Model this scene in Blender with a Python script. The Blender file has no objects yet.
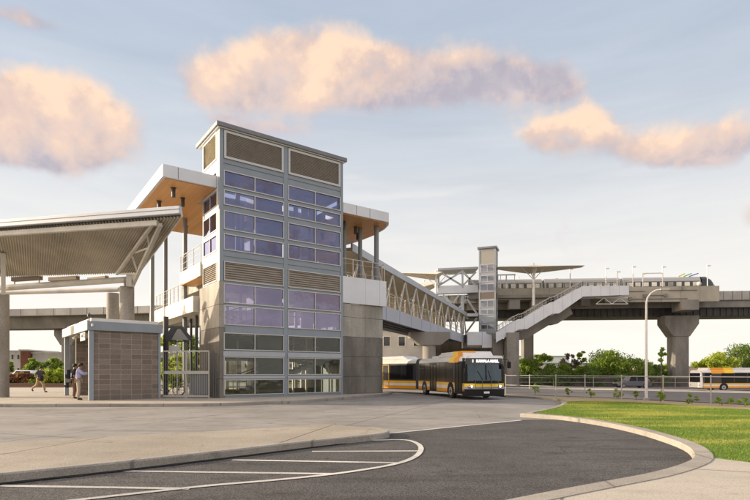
import bpy, bmesh, math, random
import numpy as np
from mathutils import Vector, Matrix, noise as mnoise
random.seed(7); rng = np.random.default_rng(7)
R = math.radians; PI = math.pi
F = 512.0; CH = 1.6
scene = bpy.context.scene
COL = scene.collection
def P(px, py, Y): return Vector(((px-375)/F*Y, Y, CH+(372-py)/F*Y))
def G(px, py, z=0.0):
    Y = F*(CH-z)/(py-372.0); return Vector(((px-375)/F*Y, Y, z))
# ------------------------------------------------------------------ camera
cam = bpy.data.objects.new('camera', bpy.data.cameras.new('camera')); COL.objects.link(cam)
cam.location = (0, 0, CH); cam.rotation_euler = (R(90), 0, 0)
cam.data.sensor_width = 36; cam.data.lens = F/750*36; cam.data.shift_y = (372-250)/750
cam.data.clip_end = 6000; cam.data.clip_start = 0.1
scene.camera = cam
# ------------------------------------------------------------------ light
SUN = Vector((-1.0, 0.10, 0)).normalized(); SUN_EL = R(15)
sd = SUN*math.cos(SUN_EL) + Vector((0, 0, math.sin(SUN_EL)))
sl = bpy.data.lights.new('sun', 'SUN'); sl.energy = 4.8; sl.angle = R(0.6); sl.color = (1.0, 0.84, 0.64)
so = bpy.data.objects.new('sun', sl); COL.objects.link(so); so.rotation_euler = sd.to_track_quat('Z', 'Y').to_euler()
so.location = (-30, 10, 40)
vs = scene.view_settings; vs.view_transform = 'Standard'; vs.look = 'None'; vs.gamma = 1; vs.use_curve_mapping = False
vs.exposure = 0.50
scene.cycles.max_bounces = 6; scene.cycles.transparent_max_bounces = 12
# ------------------------------------------------------------------ node expression helper
class E:
    def __init__(s, nt, sock): s.nt = nt; s.s = sock
    def _m(s, op, *a, clamp=False):
        n = s.nt.nodes.new('ShaderNodeMath'); n.operation = op; n.use_clamp = clamp
        for i, v in enumerate((s,)+a):
            if isinstance(v, E): s.nt.links.new(v.s, n.inputs[i])
            else: n.inputs[i].default_value = v
        return E(s.nt, n.outputs[0])
    def __add__(s, o): return s._m('ADD', o)
    def __radd__(s, o): return s._m('ADD', o)
    def __sub__(s, o): return s._m('SUBTRACT', o)
    def __mul__(s, o): return s._m('MULTIPLY', o)
    def __rmul__(s, o): return s._m('MULTIPLY', o)
    def __truediv__(s, o): return s._m('DIVIDE', o)
    def neg(s): return s._m('MULTIPLY', -1.0)
    def max(s, o): return s._m('MAXIMUM', o)
    def min(s, o): return s._m('MINIMUM', o)
    def sat(s): return s._m('ADD', 0.0, clamp=True)
def smooth(e, a, b):
    n = e.nt.nodes.new('ShaderNodeMapRange'); n.interpolation_type = 'SMOOTHSTEP'
    e.nt.links.new(e.s, n.inputs[0]); n.inputs[1].default_value = a; n.inputs[2].default_value = b
    return E(e.nt, n.outputs[0])
def mixc(nt, f, a, b, mode='MIX'):
    n = nt.nodes.new('ShaderNodeMix'); n.data_type = 'RGBA'; n.blend_type = mode
    for v, i in ((f, 0), (a, 6), (b, 7)):
        if isinstance(v, E): nt.links.new(v.s, n.inputs[i])
        elif i == 0: n.inputs[0].default_value = v
        else: n.inputs[i].default_value = (*v, 1)[:4]
    return E(nt, n.outputs[2])
# ------------------------------------------------------------------ world
w = bpy.data.worlds.new('World'); scene.world = w; w.use_nodes = True
nt = w.node_tree; nt.nodes.clear()
out = nt.nodes.new('ShaderNodeOutputWorld'); bg = nt.nodes.new('ShaderNodeBackground')
nt.links.new(bg.outputs[0], out.inputs[0]); bg.inputs[1].default_value = 0.10
sky = nt.nodes.new('ShaderNodeTexSky'); sky.sky_type = 'NISHITA'; sky.sun_disc = False
sky.sun_elevation = SUN_EL; sky.sun_rotation = math.atan2(SUN.x, SUN.y)
sky.air_density = 1.0; sky.dust_density = 1.5; sky.ozone_density = 2.0
tc = nt.nodes.new('ShaderNodeTexCoord'); sx = nt.nodes.new('ShaderNodeSeparateXYZ')
nt.links.new(tc.outputs['Generated'], sx.inputs[0])
X, Y, Z = (E(nt, sx.outputs[i]) for i in range(3))
az = X._m('ARCTAN2', Y); el = Z._m('ARCSINE')
def fbm(scale, off=(0, 0, 0), sc=(1, 1, 1), detail=7, rough=.55, dist=0.3):
    m = nt.nodes.new('ShaderNodeMapping'); m.inputs['Location'].default_value = off; m.inputs['Scale'].default_value = sc
    nt.links.new(tc.outputs['Generated'], m.inputs[0])
    n = nt.nodes.new('ShaderNodeTexNoise'); n.inputs['Scale'].default_value = scale; n.inputs['Detail'].default_value = detail
    n.inputs['Roughness'].default_value = rough; n.inputs['Distortion'].default_value = dist
    nt.links.new(m.outputs[0], n.inputs['Vector']); return E(nt, n.outputs[0])
def ae(px, py):
    a = math.atan((px-375)/F); return a, math.atan((372-py)/F*math.cos(a))
# each bank of cloud: centre, half sizes (pixels of the photograph turned into directions), warmth
blobs = [(222, 92, 46, 24, .9), (262, 80, 50, 34, 1.0), (305, 62, 44, 36, 1.05), (345, 84, 60, 36, .75), (375, 62, 40, 30, .8), (410, 86, 60, 32, .35), (455, 80, 55, 30, .0), (505, 84, 45, 26, -.12), (545, 78, 42, 28, -.3), (575, 92, 28, 15, -.25),
         (45, 92, 42, 32, 1.1), (85, 112, 48, 34, .8), (105, 122, 44, 28, .6), (40, 150, 90, 22, .3), (10, 118, 50, 40, 1.0), (55, 140, 75, 28, .55), (-30, 130, 50, 45, .8), (20, 8, 60, 14, .8),
         (545, 140, 34, 16, 1.0), (580, 132, 40, 22, 1.1), (606, 122, 28, 22, 1.2), (640, 142, 46, 18, .8), (690, 146, 52, 17, .35), (735, 146, 40, 18, -.1), (760, 215, 38, 16, .6), (262, 128, 46, 8, -.2)]
n1 = fbm(6.5, detail=9, rough=.56, dist=.15); n2 = fbm(6.5, (0.035, 0.0, -0.045), detail=9, rough=.56, dist=.15); nf = fbm(20, detail=7, rough=.6)
wa = (fbm(3.2, (7, 3, 2), detail=4)-.5)*.20; we = (fbm(5.5, (2, 9, 4), detail=5)-.5)*.085
az_, el_ = az+wa, el+we
gs = None; warm = None
for (cx, cy, rx, ry, wm) in blobs:
    a, e = ae(cx, cy); a2, _ = ae(cx+rx, cy); _, e2 = ae(cx, cy-ry)
    da = (az_-a)/abs(a2-a); de = (el_-e)/abs(e2-e)
    g = ((da*da+de*de)*-1.15)._m('EXPONENT')
    t = g*(de*0.55+da*-0.10+wm); gs = g if gs is None else gs+g; warm = t if warm is None else warm+t
front = smooth(Y, 0.15, 0.4); back = front.neg()+1.0
other = smooth(fbm(4.2, (3, 1, 0), (1, 1, 2.4)), .47, .58)*smooth(el, .04, .2)
dens = gs.min(1.15)*1.0+(n1-.5)*1.9+(nf-.5)*.7-.42
alpha = smooth(dens, -0.22, .60)*front
alpha = alpha.max(other*0.85*back)
wv = (warm/(gs+.02))*front+back*0.7
lit = (wv*0.58+(n1-n2)*2.7+(nf-.5)*.6+0.12).sat()
mauve = mixc(nt, smooth(n1*.6+nf*.4, .40, .60), (3.5, 3.25, 3.75), (4.8, 4.3, 4.5))
cloudc = mixc(nt, lit, mauve, (7.1, 5.05, 3.8))
cloudc = mixc(nt, smooth(lit, .65, 1.0)*.6, cloudc, (8.0, 6.0, 4.4))
# thin high veil that whitens the lower sky
veil = fbm(3.0, (5, 2, 1), (1, 1, 7), detail=5)
elp = smooth(el, .02, .62)
veilc = mixc(nt, elp, (7.6, 7.2, 6.6), (4.2, 4.75, 5.55))
vf = ((elp.neg()+1.0)*.16+.78+(veil-.5)*.35).sat()
base = mixc(nt, vf, E(nt, sky.outputs[0]), veilc)
streak = smooth(fbm(2.6, (1, 4, 2), (1, 1, 9), detail=6), .50, .78)*smooth(el, .03, .1)*(smooth(el, .25, .6).neg()+1.0)
base = mixc(nt, streak*.45, base, (6.7, 6.55, 6.35))
skyc = mixc(nt, (alpha*.95), base, cloudc)
# unseen fill light added to the sky: glow round the sun, brighter behind camera
sdot = X*sd.x+Y*sd.y+Z*sd.z
glow = smooth(sdot, .72, 1.0)
skyc = mixc(nt, glow, skyc, (34, 26.5, 19.0))
skyc = mixc(nt, back*(smooth(el, -.02, .1)), skyc, mixc(nt, 1.0, skyc, (1.5, 1.45, 1.42), 'MULTIPLY'))
nt.links.new(skyc.s, bg.inputs[0])
# ------------------------------------------------------------------ materials
MATS = {}
def mat(name, col, rough=.6, metal=0.0, n=None, bump=0.0, bscale=30, spec=.5, col2=None, coords='Object', stretch=(1, 1, 1), emit=None, fine=0.0):
    """n = (scale, amount) large-scale mottling; col2 mixed in by noise; fine = fine speckle."""
    if name in MATS: return MATS[name]
    m = bpy.data.materials.new(name); m.use_nodes = True; t = m.node_tree; b = t.nodes['Principled BSDF']
    b.inputs['Roughness'].default_value = rough; b.inputs['Metallic'].default_value = metal
    b.inputs['Specular IOR Level'].default_value = spec
    tcn = t.nodes.new('ShaderNodeTexCoord'); mp = t.nodes.new('ShaderNodeMapping')
    mp.inputs['Scale'].default_value = stretch; t.links.new(tcn.outputs[coords], mp.inputs[0])
    def nz(sc, det=5, ro=.6):
        q = t.nodes.new('ShaderNodeTexNoise'); q.inputs['Scale'].default_value = sc; q.inputs['Detail'].default_value = det
        q.inputs['Roughness'].default_value = ro; t.links.new(mp.outputs[0], q.inputs['Vector']); return E(t, q.outputs[0])
    c = col
    if n or col2:
        sc, am = n or (2, .5)
        f = smooth(nz(sc), .3, .7)
        c2 = col2 if col2 else tuple(x*(1-am) for x in col)
        c1 = col if col2 else tuple(min(1, x*(1+am)) for x in col)
        c = mixc(t, f, c1, c2)
    if fine:
        f = smooth(nz(bscale*3, 2), .35, .65)
        c = mixc(t, fine, c, mixc(t, f, (0, 0, 0), (1, 1, 1)), 'OVERLAY')
    if isinstance(c, E): t.links.new(c.s, b.inputs['Base Color'])
    else: b.inputs['Base Color'].default_value = (*c, 1)
    if bump:
        bn = t.nodes.new('ShaderNodeBump'); bn.inputs['Strength'].default_value = bump; bn.inputs['Distance'].default_value = .02
        t.links.new(nz(bscale, 4).s, bn.inputs['Height']); t.links.new(bn.outputs[0], b.inputs['Normal'])
    if emit:
        b.inputs['Emission Color'].default_value = (*emit[:3], 1); b.inputs['Emission Strength'].default_value = emit[3]
    MATS[name] = m; return m
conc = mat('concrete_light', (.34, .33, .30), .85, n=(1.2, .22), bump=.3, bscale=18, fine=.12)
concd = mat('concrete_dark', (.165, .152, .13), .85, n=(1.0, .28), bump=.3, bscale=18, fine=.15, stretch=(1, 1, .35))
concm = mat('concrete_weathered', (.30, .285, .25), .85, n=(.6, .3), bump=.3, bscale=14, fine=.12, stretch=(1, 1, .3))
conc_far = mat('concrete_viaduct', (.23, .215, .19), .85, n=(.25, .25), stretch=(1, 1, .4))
steel = mat('steel_blue_grey', (.225, .262, .30), .45, n=(.8, .06), spec=.5)
steel_l = mat('steel_pale_grey', (.36, .385, .405), .4, n=(1, .06))
alu = mat('aluminium_frame', (.44, .44, .43), .4, metal=.4)
white = mat('white_panel', (.62, .64, .67), .45, n=(.6, .05))
whitep = mat('off_white_paint', (.70, .68, .63), .5, n=(1, .08))
cream = mat('cream_membrane', (.66, .60, .47), .7, n=(.3, .08))
creamw = mat('cream_screen', (.62, .54, .40), .6, n=(.5, .12))
dsteel = mat('dark_steel', (.06, .062, .065), .5)
brown = mat('louvre_brown', (.30, .26, .215), .55, n=(2, .1))
mesh_l = mat('louvre_mesh_pale', (.60, .56, .46), .55, n=(2, .1))
corr = mat('corrugated_brown', (.40, .36, .29), .5, n=(.5, .2))
tube_m = mat('shelter_paint', (.52, .50, .45), .5, n=(1, .12))
roofm = mat('roof_metal', (.44, .47, .51), .35, metal=.2, n=(.5, .08))
black = mat('black_plastic', (.010, .010, .011), .5, spec=.2)
rubber = mat('rubber', (.02, .02, .02), .8)
interior = mat('interior_wall', (.42, .42, .45), .8)
interd = mat('interior_dark', (.09, .09, .10), .7)
def woodmat():
    m = bpy.data.materials.new('timber_soffit'); m.use_nodes = True; t = m.node_tree; b = t.nodes['Principled BSDF']
    tcn = t.nodes.new('ShaderNodeTexCoord'); s = t.nodes.new('ShaderNodeSeparateXYZ'); t.links.new(tcn.outputs['Object'], s.inputs[0])
    y = E(t, s.outputs[0]); fr = (y*3.2)._m('FRACT'); idx = (y*3.2)._m('FLOOR')
    wn = t.nodes.new('ShaderNodeTexWhiteNoise'); wn.noise_dimensions = '1D'; t.links.new(idx.s, wn.inputs['W'])
    mp = t.nodes.new('ShaderNodeMapping'); mp.inputs['Scale'].default_value = (3, .4, 3); t.links.new(tcn.outputs['Object'], mp.inputs[0])
    nn = t.nodes.new('ShaderNodeTexNoise'); nn.inputs['Scale'].default_value = 6; nn.inputs['Detail'].default_value = 6; t.links.new(mp.outputs[0], nn.inputs['Vector'])
    c = mixc(t, E(t, wn.outputs[0])*.6+E(t, nn.outputs[0])*.4, (.56, .25, .075), (.74, .38, .14))
    c = mixc(t, smooth(fr, .0, .04).neg()+1.0, c, (.12, .06, .02))
    t.links.new(c.s, b.inputs['Base Color']); b.inputs['Roughness'].default_value = .38
    return m
wood = woodmat()
def glassmat(name, tint, refl=.5, trans=(.55, .6, .65), rough=.02, wav=0.0):
    m = bpy.data.materials.new(name); m.use_nodes = True; t = m.node_tree; t.nodes.clear()
    o = t.nodes.new('ShaderNodeOutputMaterial'); g = t.nodes.new('ShaderNodeBsdfGlossy'); tr = t.nodes.new('ShaderNodeBsdfTransparent')
    g.inputs['Color'].default_value = (*tint, 1); g.inputs['Roughness'].default_value = rough; tr.inputs['Color'].default_value = (*trans, 1)
    mx = t.nodes.new('ShaderNodeMixShader'); fr = t.nodes.new('ShaderNodeFresnel'); fr.inputs['IOR'].default_value = 1.5
    gi = t.nodes.new('ShaderNodeNewGeometry'); rnd = E(t, gi.outputs['Random Per Island'])
    tq = t.nodes.new('ShaderNodeTexCoord'); q0 = t.nodes.new('ShaderNodeTexNoise'); q0.inputs['Scale'].default_value = .55; q0.inputs['Detail'].default_value = 4; t.links.new(tq.outputs['Object'], q0.inputs['Vector'])
    f = (E(t, fr.outputs[0])*1.0+refl+(rnd-.5)*(refl*.5)+(E(t, q0.outputs[0])-.5)*(refl*.8)).sat(); tcx = mixc(t, rnd, tint, tuple(x*.72+.06 for x in tint)); t.links.new(tcx.s, g.inputs['Color']); t.links.new(f.s, mx.inputs[0])
    t.links.new(tr.outputs[0], mx.inputs[1]); t.links.new(g.outputs[0], mx.inputs[2]); t.links.new(mx.outputs[0], o.inputs[0])
    if wav:
        tcn = t.nodes.new('ShaderNodeTexCoord'); q = t.nodes.new('ShaderNodeTexNoise'); q.inputs['Scale'].default_value = .9
        bn = t.nodes.new('ShaderNodeBump'); bn.inputs['Strength'].default_value = wav; bn.inputs['Distance'].default_value = .05
        t.links.new(tcn.outputs['Object'], q.inputs['Vector']); t.links.new(q.outputs[0], bn.inputs['Height']); t.links.new(bn.outputs[0], g.inputs['Normal'])
    return m
gl_up = glassmat('glass_violet', (.25, .27, .45), .33, (.50, .54, .76), wav=.5)
gl_lo = glassmat('glass_clear', (.5, .52, .50), .07, (.74, .78, .70), wav=.15)
gl_mid = glassmat('glass_lilac', (.36, .34, .52), .33, (.56, .56, .78), wav=.5)
gl_car = glassmat('glass_vehicle', (.55, .62, .68), .22, (.10, .12, .13))
gl_tower2 = glassmat('glass_grey', (.42, .46, .52), .30, (.5, .52, .55))
gl_shield = glassmat('glass_windshield', (.40, .52, .62), .10, (.25, .32, .36), wav=.3)
# ------------------------------------------------------------------ mesh builder
class MB:
    def __init__(s): s.v = []; s.f = []; s.mi = []; s.cur = 0
    def add(s, vs, fs):
        o = len(s.v); s.v += [tuple(v) for v in vs]; s.f += [tuple(i+o for i in f) for f in fs]; s.mi += [s.cur]*len(fs); return s
    def box(s, x0, x1, y0, y1, z0, z1):
        return s.add([(x0,y0,z0),(x1,y0,z0),(x1,y1,z0),(x0,y1,z0),(x0,y0,z1),(x1,y0,z1),(x1,y1,z1),(x0,y1,z1)],
                     [(0,3,2,1),(4,5,6,7),(0,1,5,4),(1,2,6,5),(2,3,7,6),(3,0,4,7)])
    def bar(s, a, b, w, h=None, up=(0, 0, 1)):
        h = w if h is None else h; a = Vector(a); b = Vector(b); d = (b-a).normalized(); u = Vector(up)
        if abs(d.dot(u)) > .98: u = Vector((0, 1, 0))
        r = d.cross(u).normalized()*w/2; q = r.cross(d).normalized()*h/2
        return s.add([a-r-q, a+r-q, a+r+q, a-r+q, b-r-q, b+r-q, b+r+q, b-r+q],
                     [(0,3,2,1),(4,5,6,7),(0,1,5,4),(1,2,6,5),(2,3,7,6),(3,0,4,7)])
    def tube(s, pts, r, n=10, caps=True):
        pts = [Vector(p) for p in pts]; rs = r if isinstance(r, (list, tuple)) else [r]*len(pts); rings = []
        ref = None
        for i, p in enumerate(pts):
            d = (pts[min(i+1, len(pts)-1)]-pts[max(i-1, 0)]).normalized()
            if ref is None: ref = Vector((0, 0, 1)) if abs(d.z) < .9 else Vector((1, 0, 0))
            a = d.cross(ref).normalized(); b = a.cross(d).normalized(); ref = b
            rings.append([p+(a*math.cos(2*PI*k/n)+b*math.sin(2*PI*k/n))*rs[i] for k in range(n)])
        vs = [v for rg in rings for v in rg]; fs = []
        for i in range(len(pts)-1):
            for k in range(n):
                k2 = (k+1) % n; fs.append((i*n+k, i*n+k2, (i+1)*n+k2, (i+1)*n+k))
        if caps: fs.append(tuple(range(n-1, -1, -1))); fs.append(tuple((len(pts)-1)*n+k for k in range(n)))
        return s.add(vs, fs)
    def prism(s, poly, d0, d1, axis='z'):
        n = len(poly)
        def m(p, d): return {'z': (p[0], p[1], d), 'y': (p[0], d, p[1]), 'x': (d, p[0], p[1])}[axis]
        return s.add([m(p, d0) for p in poly]+[m(p, d1) for p in poly],
                     [tuple(range(n-1, -1, -1)), tuple(range(n, 2*n))]+[(i, (i+1) % n, n+(i+1) % n, n+i) for i in range(n)])
    def quad(s, *p): return s.add(p, [tuple(range(len(p)))])
    def slab(s, pts, th):   # thick polygon pushed down by th
        n = len(pts); pts = [Vector(p) for p in pts]
        return s.add(pts+[p-Vector((0, 0, th)) for p in pts], [tuple(range(n)), tuple(range(2*n-1, n-1, -1))]+[(i, n+i, n+(i+1) % n, (i+1) % n) for i in range(n)])
    def cyl(s, c, r, h, n=24, axis='z'):
        c = Vector(c); d = {'z': Vector((0,0,h)), 'x': Vector((h,0,0)), 'y': Vector((0,h,0))}[axis]
        return s.tube([c, c+d], r, n)
    def sphere(s, c, r, n=12, sz=1.0):
        c = Vector(c); vs = []; fs = []
        for i in range(n//2+1):
            th = PI*i/(n//2)
            for k in range(n): vs.append(c+Vector((r*math.sin(th)*math.cos(2*PI*k/n), r*math.sin(th)*math.sin(2*PI*k/n), r*sz*math.cos(th))))
        for i in range(n//2):
            for k in range(n): k2 = (k+1) % n; fs.append((i*n+k, (i+1)*n+k, (i+1)*n+k2, i*n+k2))
        return s.add(vs, fs)
    def obj(s, name, m, parent=None, smooth=False, bevel=0.0, fix=True):
        me = bpy.data.meshes.new(name); me.from_pydata(s.v, [], s.f)
        ms = m if isinstance(m, (list, tuple)) else [m]
        for q in ms: me.materials.append(q)
        if len(ms) > 1: me.polygons.foreach_set('material_index', s.mi)
        bm = bmesh.new(); bm.from_mesh(me)
        if fix: bmesh.ops.recalc_face_normals(bm, faces=bm.faces)
        bm.to_mesh(me); bm.free()
        if smooth:
            me.polygons.foreach_set('use_smooth', [True]*len(me.polygons)); me.set_sharp_from_angle(angle=R(38))
        o = bpy.data.objects.new(name, me); COL.objects.link(o)
        if parent is not None: o.parent = parent
        if bevel:
            b = o.modifiers.new('bevel', 'BEVEL'); b.width = bevel; b.segments = 2; b.limit_method = 'ANGLE'; b.harden_normals = False
        return o
def tag(o, label=None, cat=None, group=None, kind=None):
    if label: o['label'] = label
    if cat: o['category'] = cat
    if group: o['group'] = group
    if kind: o['kind'] = kind
    return o
def thing(name, label, cat, loc=(0, 0, 0), rz=0.0, group=None):
    o = bpy.data.objects.new(name, None); COL.objects.link(o); o.location = loc; o.rotation_euler = (0, 0, rz); o.empty_display_size = .3
    return tag(o, label, cat, group)
def dup(root, loc=None, rz=None, label=None):
    c = root.copy(); COL.objects.link(c)
    if loc is not None: c.location = loc
    if rz is not None: c.rotation_euler = (0, 0, rz)
    if label: c['label'] = label
    for ch in list(root.children):
        k = ch.copy(); COL.objects.link(k); k.parent = c
        for g in list(ch.children):
            q = g.copy(); COL.objects.link(q); q.parent = k
    return c
# ------------------------------------------------------------------ terrain
FN = Vector((.816, .578))
def ss(t): t = max(0, min(1, t)); return t*t*(3-2*t)
def H(x, y):
    d = (x-10.6)*FN.x+(y-41)*FN.y
    return -.3*ss((d+8)/8)-.6*ss(d/12)
def drape(name, poly, off, m, step=1.5, kind='structure', parent=None):
    bm = bmesh.new(); vs = [bm.verts.new((p[0], p[1], 0)) for p in poly]
    f = bm.faces.new(vs); bmesh.ops.triangulate(bm, faces=[f])
    for it in range(14):
        es = [e for e in bm.edges if e.calc_length() > step*(1 if (e.verts[0].co.xy.length < 70) else 3)]
        if not es or len(bm.faces) > 60000: break
        bmesh.ops.subdivide_edges(bm, edges=es, cuts=1); bmesh.ops.triangulate(bm, faces=[q for q in bm.faces if len(q.verts) > 3])
    for v in bm.verts: v.co.z = H(v.co.x, v.co.y)+off
    bmesh.ops.recalc_face_normals(bm, faces=bm.faces)
    if sum(q.normal.z for q in bm.faces) < 0: bmesh.ops.reverse_faces(bm, faces=bm.faces)
    me = bpy.data.meshes.new(name); bm.to_mesh(me); bm.free(); me.materials.append(m)
    me.polygons.foreach_set('use_smooth', [True]*len(me.polygons))
    o = bpy.data.objects.new(name, me); COL.objects.link(o); o['kind'] = kind; return o
def pavemat(name, c1, c2, joint=None, jang=0.0, jscale=(4, 4), rough=.9, stain=.35, spk=.2, crack=True, speck=60, bumps=.35):
    m = bpy.data.materials.new(name); m.use_nodes = True; t = m.node_tree; b = t.nodes['Principled BSDF']
    tcn = t.nodes.new('ShaderNodeTexCoord')
    def nz(sc, det=5, ro=.6, st=None, dist=0):
        q = t.nodes.new('ShaderNodeTexNoise'); q.inputs['Scale'].default_value = sc; q.inputs['Detail'].default_value = det; q.inputs['Roughness'].default_value = ro
        q.inputs['Distortion'].default_value = dist
        if st:
            mp = t.nodes.new('ShaderNodeMapping'); mp.inputs['Scale'].default_value = st[:3]; mp.inputs['Rotation'].default_value = (0, 0, st[3])
            t.links.new(tcn.outputs['Object'], mp.inputs[0]); t.links.new(mp.outputs[0], q.inputs['Vector'])
        else: t.links.new(tcn.outputs['Object'], q.inputs['Vector'])
        return E(t, q.outputs[0])
    c = mixc(t, smooth(nz(.35, 6), .3, .7), c1, c2)
    c = mixc(t, smooth(nz(1.1, 7, .7, (1, 2.2, 1, .25)), .5, .75)*stain, c, tuple(x*.45 for x in c1))
    c = mixc(t, smooth(nz(.5, 4, .5, (.35, 2.6, 1, .18)), .55, .7)*stain*.7, c, tuple(x*.6 for x in c1))
    c = mixc(t, smooth(nz(2.6, 3, .5), .68, .74)*stain, c, tuple(x*.4 for x in c1))
    sp = nz(speck, 2, .8); c = mixc(t, spk, c, mixc(t, smooth(sp, .35, .65), (0, 0, 0), (1, 1, 1)), 'OVERLAY')
    if crack:
        v = t.nodes.new('ShaderNodeTexVoronoi'); v.feature = 'DISTANCE_TO_EDGE'; v.inputs['Scale'].default_value = .22
        mp = t.nodes.new('ShaderNodeMixRGB'); mp.blend_type = 'ADD'; mp.inputs[0].default_value = .25
        q = t.nodes.new('ShaderNodeTexNoise'); q.inputs['Scale'].default_value = 1.5; q.inputs['Detail'].default_value = 6
        t.links.new(tcn.outputs['Object'], q.inputs['Vector']); t.links.new(tcn.outputs['Object'], mp.inputs[1]); t.links.new(q.outputs['Color'], mp.inputs[2])
        t.links.new(mp.outputs[0], v.inputs['Vector'])
        ck = (smooth(E(t, v.outputs['Distance']), .0, .006).neg()+1.0)*smooth(nz(.3, 2), .5, .6)
        c = mixc(t, ck*.6, c, tuple(x*.35 for x in c1))
    if joint:
        mp = t.nodes.new('ShaderNodeMapping'); mp.inputs['Rotation'].default_value = (0, 0, jang); t.links.new(tcn.outputs['Object'], mp.inputs[0])
        s = t.nodes.new('ShaderNodeSeparateXYZ'); t.links.new(mp.outputs[0], s.inputs[0])
        jj = None
        for k, sc in enumerate(jscale):
            if not sc: continue
            fr = (E(t, s.outputs[k])/sc)._m('FRACT'); fr = (fr-.5)._m('ABSOLUTE')
            g = smooth(fr, .5-.032/sc, .5-.012/sc); jj = g if jj is None else jj.max(g)
        c = mixc(t, jj*.9, c, joint)
    t.links.new(c.s, b.inputs['Base Color']); b.inputs['Roughness'].default_value = rough; b.inputs['Specular IOR Level'].default_value = .3
    bn = t.nodes.new('ShaderNodeBump'); bn.inputs['Strength'].default_value = bumps; bn.inputs['Distance'].default_value = .01
    t.links.new(sp.s, bn.inputs['Height']); t.links.new(bn.outputs[0], b.inputs['Normal'])
    return m
TH = math.atan2(.590, .807)
m_ground = mat('dry_ground', (.20, .165, .11), .95, n=(.2, .3), col2=(.12, .12, .06))
m_lane = pavemat('lane_concrete', (.205, .197, .183), (.28, .267, .247), (.07, .065, .06), TH*.55, (6.0, 4.6), stain=.7, spk=.3)
m_walk = pavemat('walk_concrete', (.36, .33, .275), (.43, .39, .33), (.16, .13, .1), .35, (3.0, 3.0), stain=.3, spk=.2)
m_isl = pavemat('island_concrete', (.33, .295, .24), (.25, .222, .18), (.09, .07, .05), .22, (4.2, 0), stain=.5, spk=.28)
m_asph = pavemat('asphalt', (.062, .060, .058), (.092, .089, .085), stain=.85, spk=.8, crack=True, speck=60, bumps=.8)
m_asph2 = pavemat('asphalt_old', (.13, .125, .12), (.17, .16, .15), stain=.3, spk=.3)
m_sand = pavemat('sand_strip_soil', (.42, .32, .19), (.30, .23, .13), stain=.3, spk=.3, crack=False)
m_paint = pavemat('road_paint', (.62, .60, .56), (.34, .33, .31), stain=1.0, spk=.25, crack=False)
m_kerb = pavemat('kerb_concrete', (.34, .315, .27), (.25, .23, .20), (.15, .14, .125), .1, (2.4, 0), stain=.6, spk=.25, crack=False)
gb0 = MB(); gb0.quad((-2500, -800, -1.15), (2500, -800, -1.15), (2500, 4000, -1.15), (-2500, 4000, -1.15)); tag(gb0.obj('ground', m_ground, fix=False), kind='structure')
drape('ground_near', [(-160, -80), (160, -80), (160, 320), (-160, 320)], -.012, m_ground, step=3)
# bus lane slab, running on under the bridge
drape('bus_lane', [(-60, -2), (-60, 23.6), (-12, 23.6), (-4.4, 26.6), (.9, 34.5), (-2, 44), (-12, 58), (-60, 64), (-60, 78), (16, 78), (13, 52), (11.2, 40.8), (11.4, 34), (7.6, 17.5), (2.2, 14.8), (-4, 10), (-10, 6)], .000, m_lane)
# black asphalt loop in the foreground
asph = [G(388, 434), G(452, 427.5), G(520, 420), (6.0, 17.2), (9.5, 17), (11.6, 12), (9, 6), (0, 2.5), (-3, -1), (-20, -8), (-30, 2), (-9, 5.5)]
drape('asphalt_road', [(p[0], p[1]) for p in asph], .005, m_asph, step=2)
far = [(-14, 70), (11, 60), (22, 50), (30, 36), (60, 14), (110, 4), (110, 76), (30, 92), (-14, 96)]
drape('far_road', far, .03, m_asph2)
drape('far_lane', [(G(*q).x, G(*q).y) for q in ((440, 387.2, -.84), (505, 388.2, -.84), (630, 390.6, -.84), (750, 393.4, -.84), (900, 396, -.84), (900, 393.5, -.84), (750, 391.2, -.84), (630, 388.6, -.84), (505, 386.2, -.84), (440, 385.6, -.84))], .06, pavemat('far_lane_concrete', (.62, .58, .50), (.54, .50, .43), crack=False, stain=.2))
m_grassb = mat('lawn_soil', (.12, .19, .03), .95, n=(.8, .3))
def catmull(pts, n=8):
    out = []
    for i in range(len(pts)-1):
        p0, p1, p2, p3 = (Vector(pts[max(i-1, 0)]), Vector(pts[i]), Vector(pts[i+1]), Vector(pts[min(i+2, len(pts)-1)]))
        for k in range(n):
            t = k/n; out.append(.5*((2*p1)+(p2-p0)*t+(2*p0-5*p1+4*p2-p3)*t*t+(3*p1-p0-3*p2+p3)*t**3))
    out.append(Vector(pts[-1])); return out
KP = [G(*q) for q in ((505, 396.8), (532, 398.2), (553, 401), (562, 404.2), (558, 408), (545, 412), (527, 415.8))]
KM = [G(*q) for q in ((520, 417), (560, 420.2), (600, 426), (636, 434), (665, 443), (684, 451), (692.5, 459), (691, 466), (675, 473.5), (645, 482), (600, 491), (545, 502), (480, 516))]
kp = catmull([Vector((p.x, p.y)) for p in KP], 8); km = catmull([Vector((p.x, p.y)) for p in KM], 8)
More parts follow.
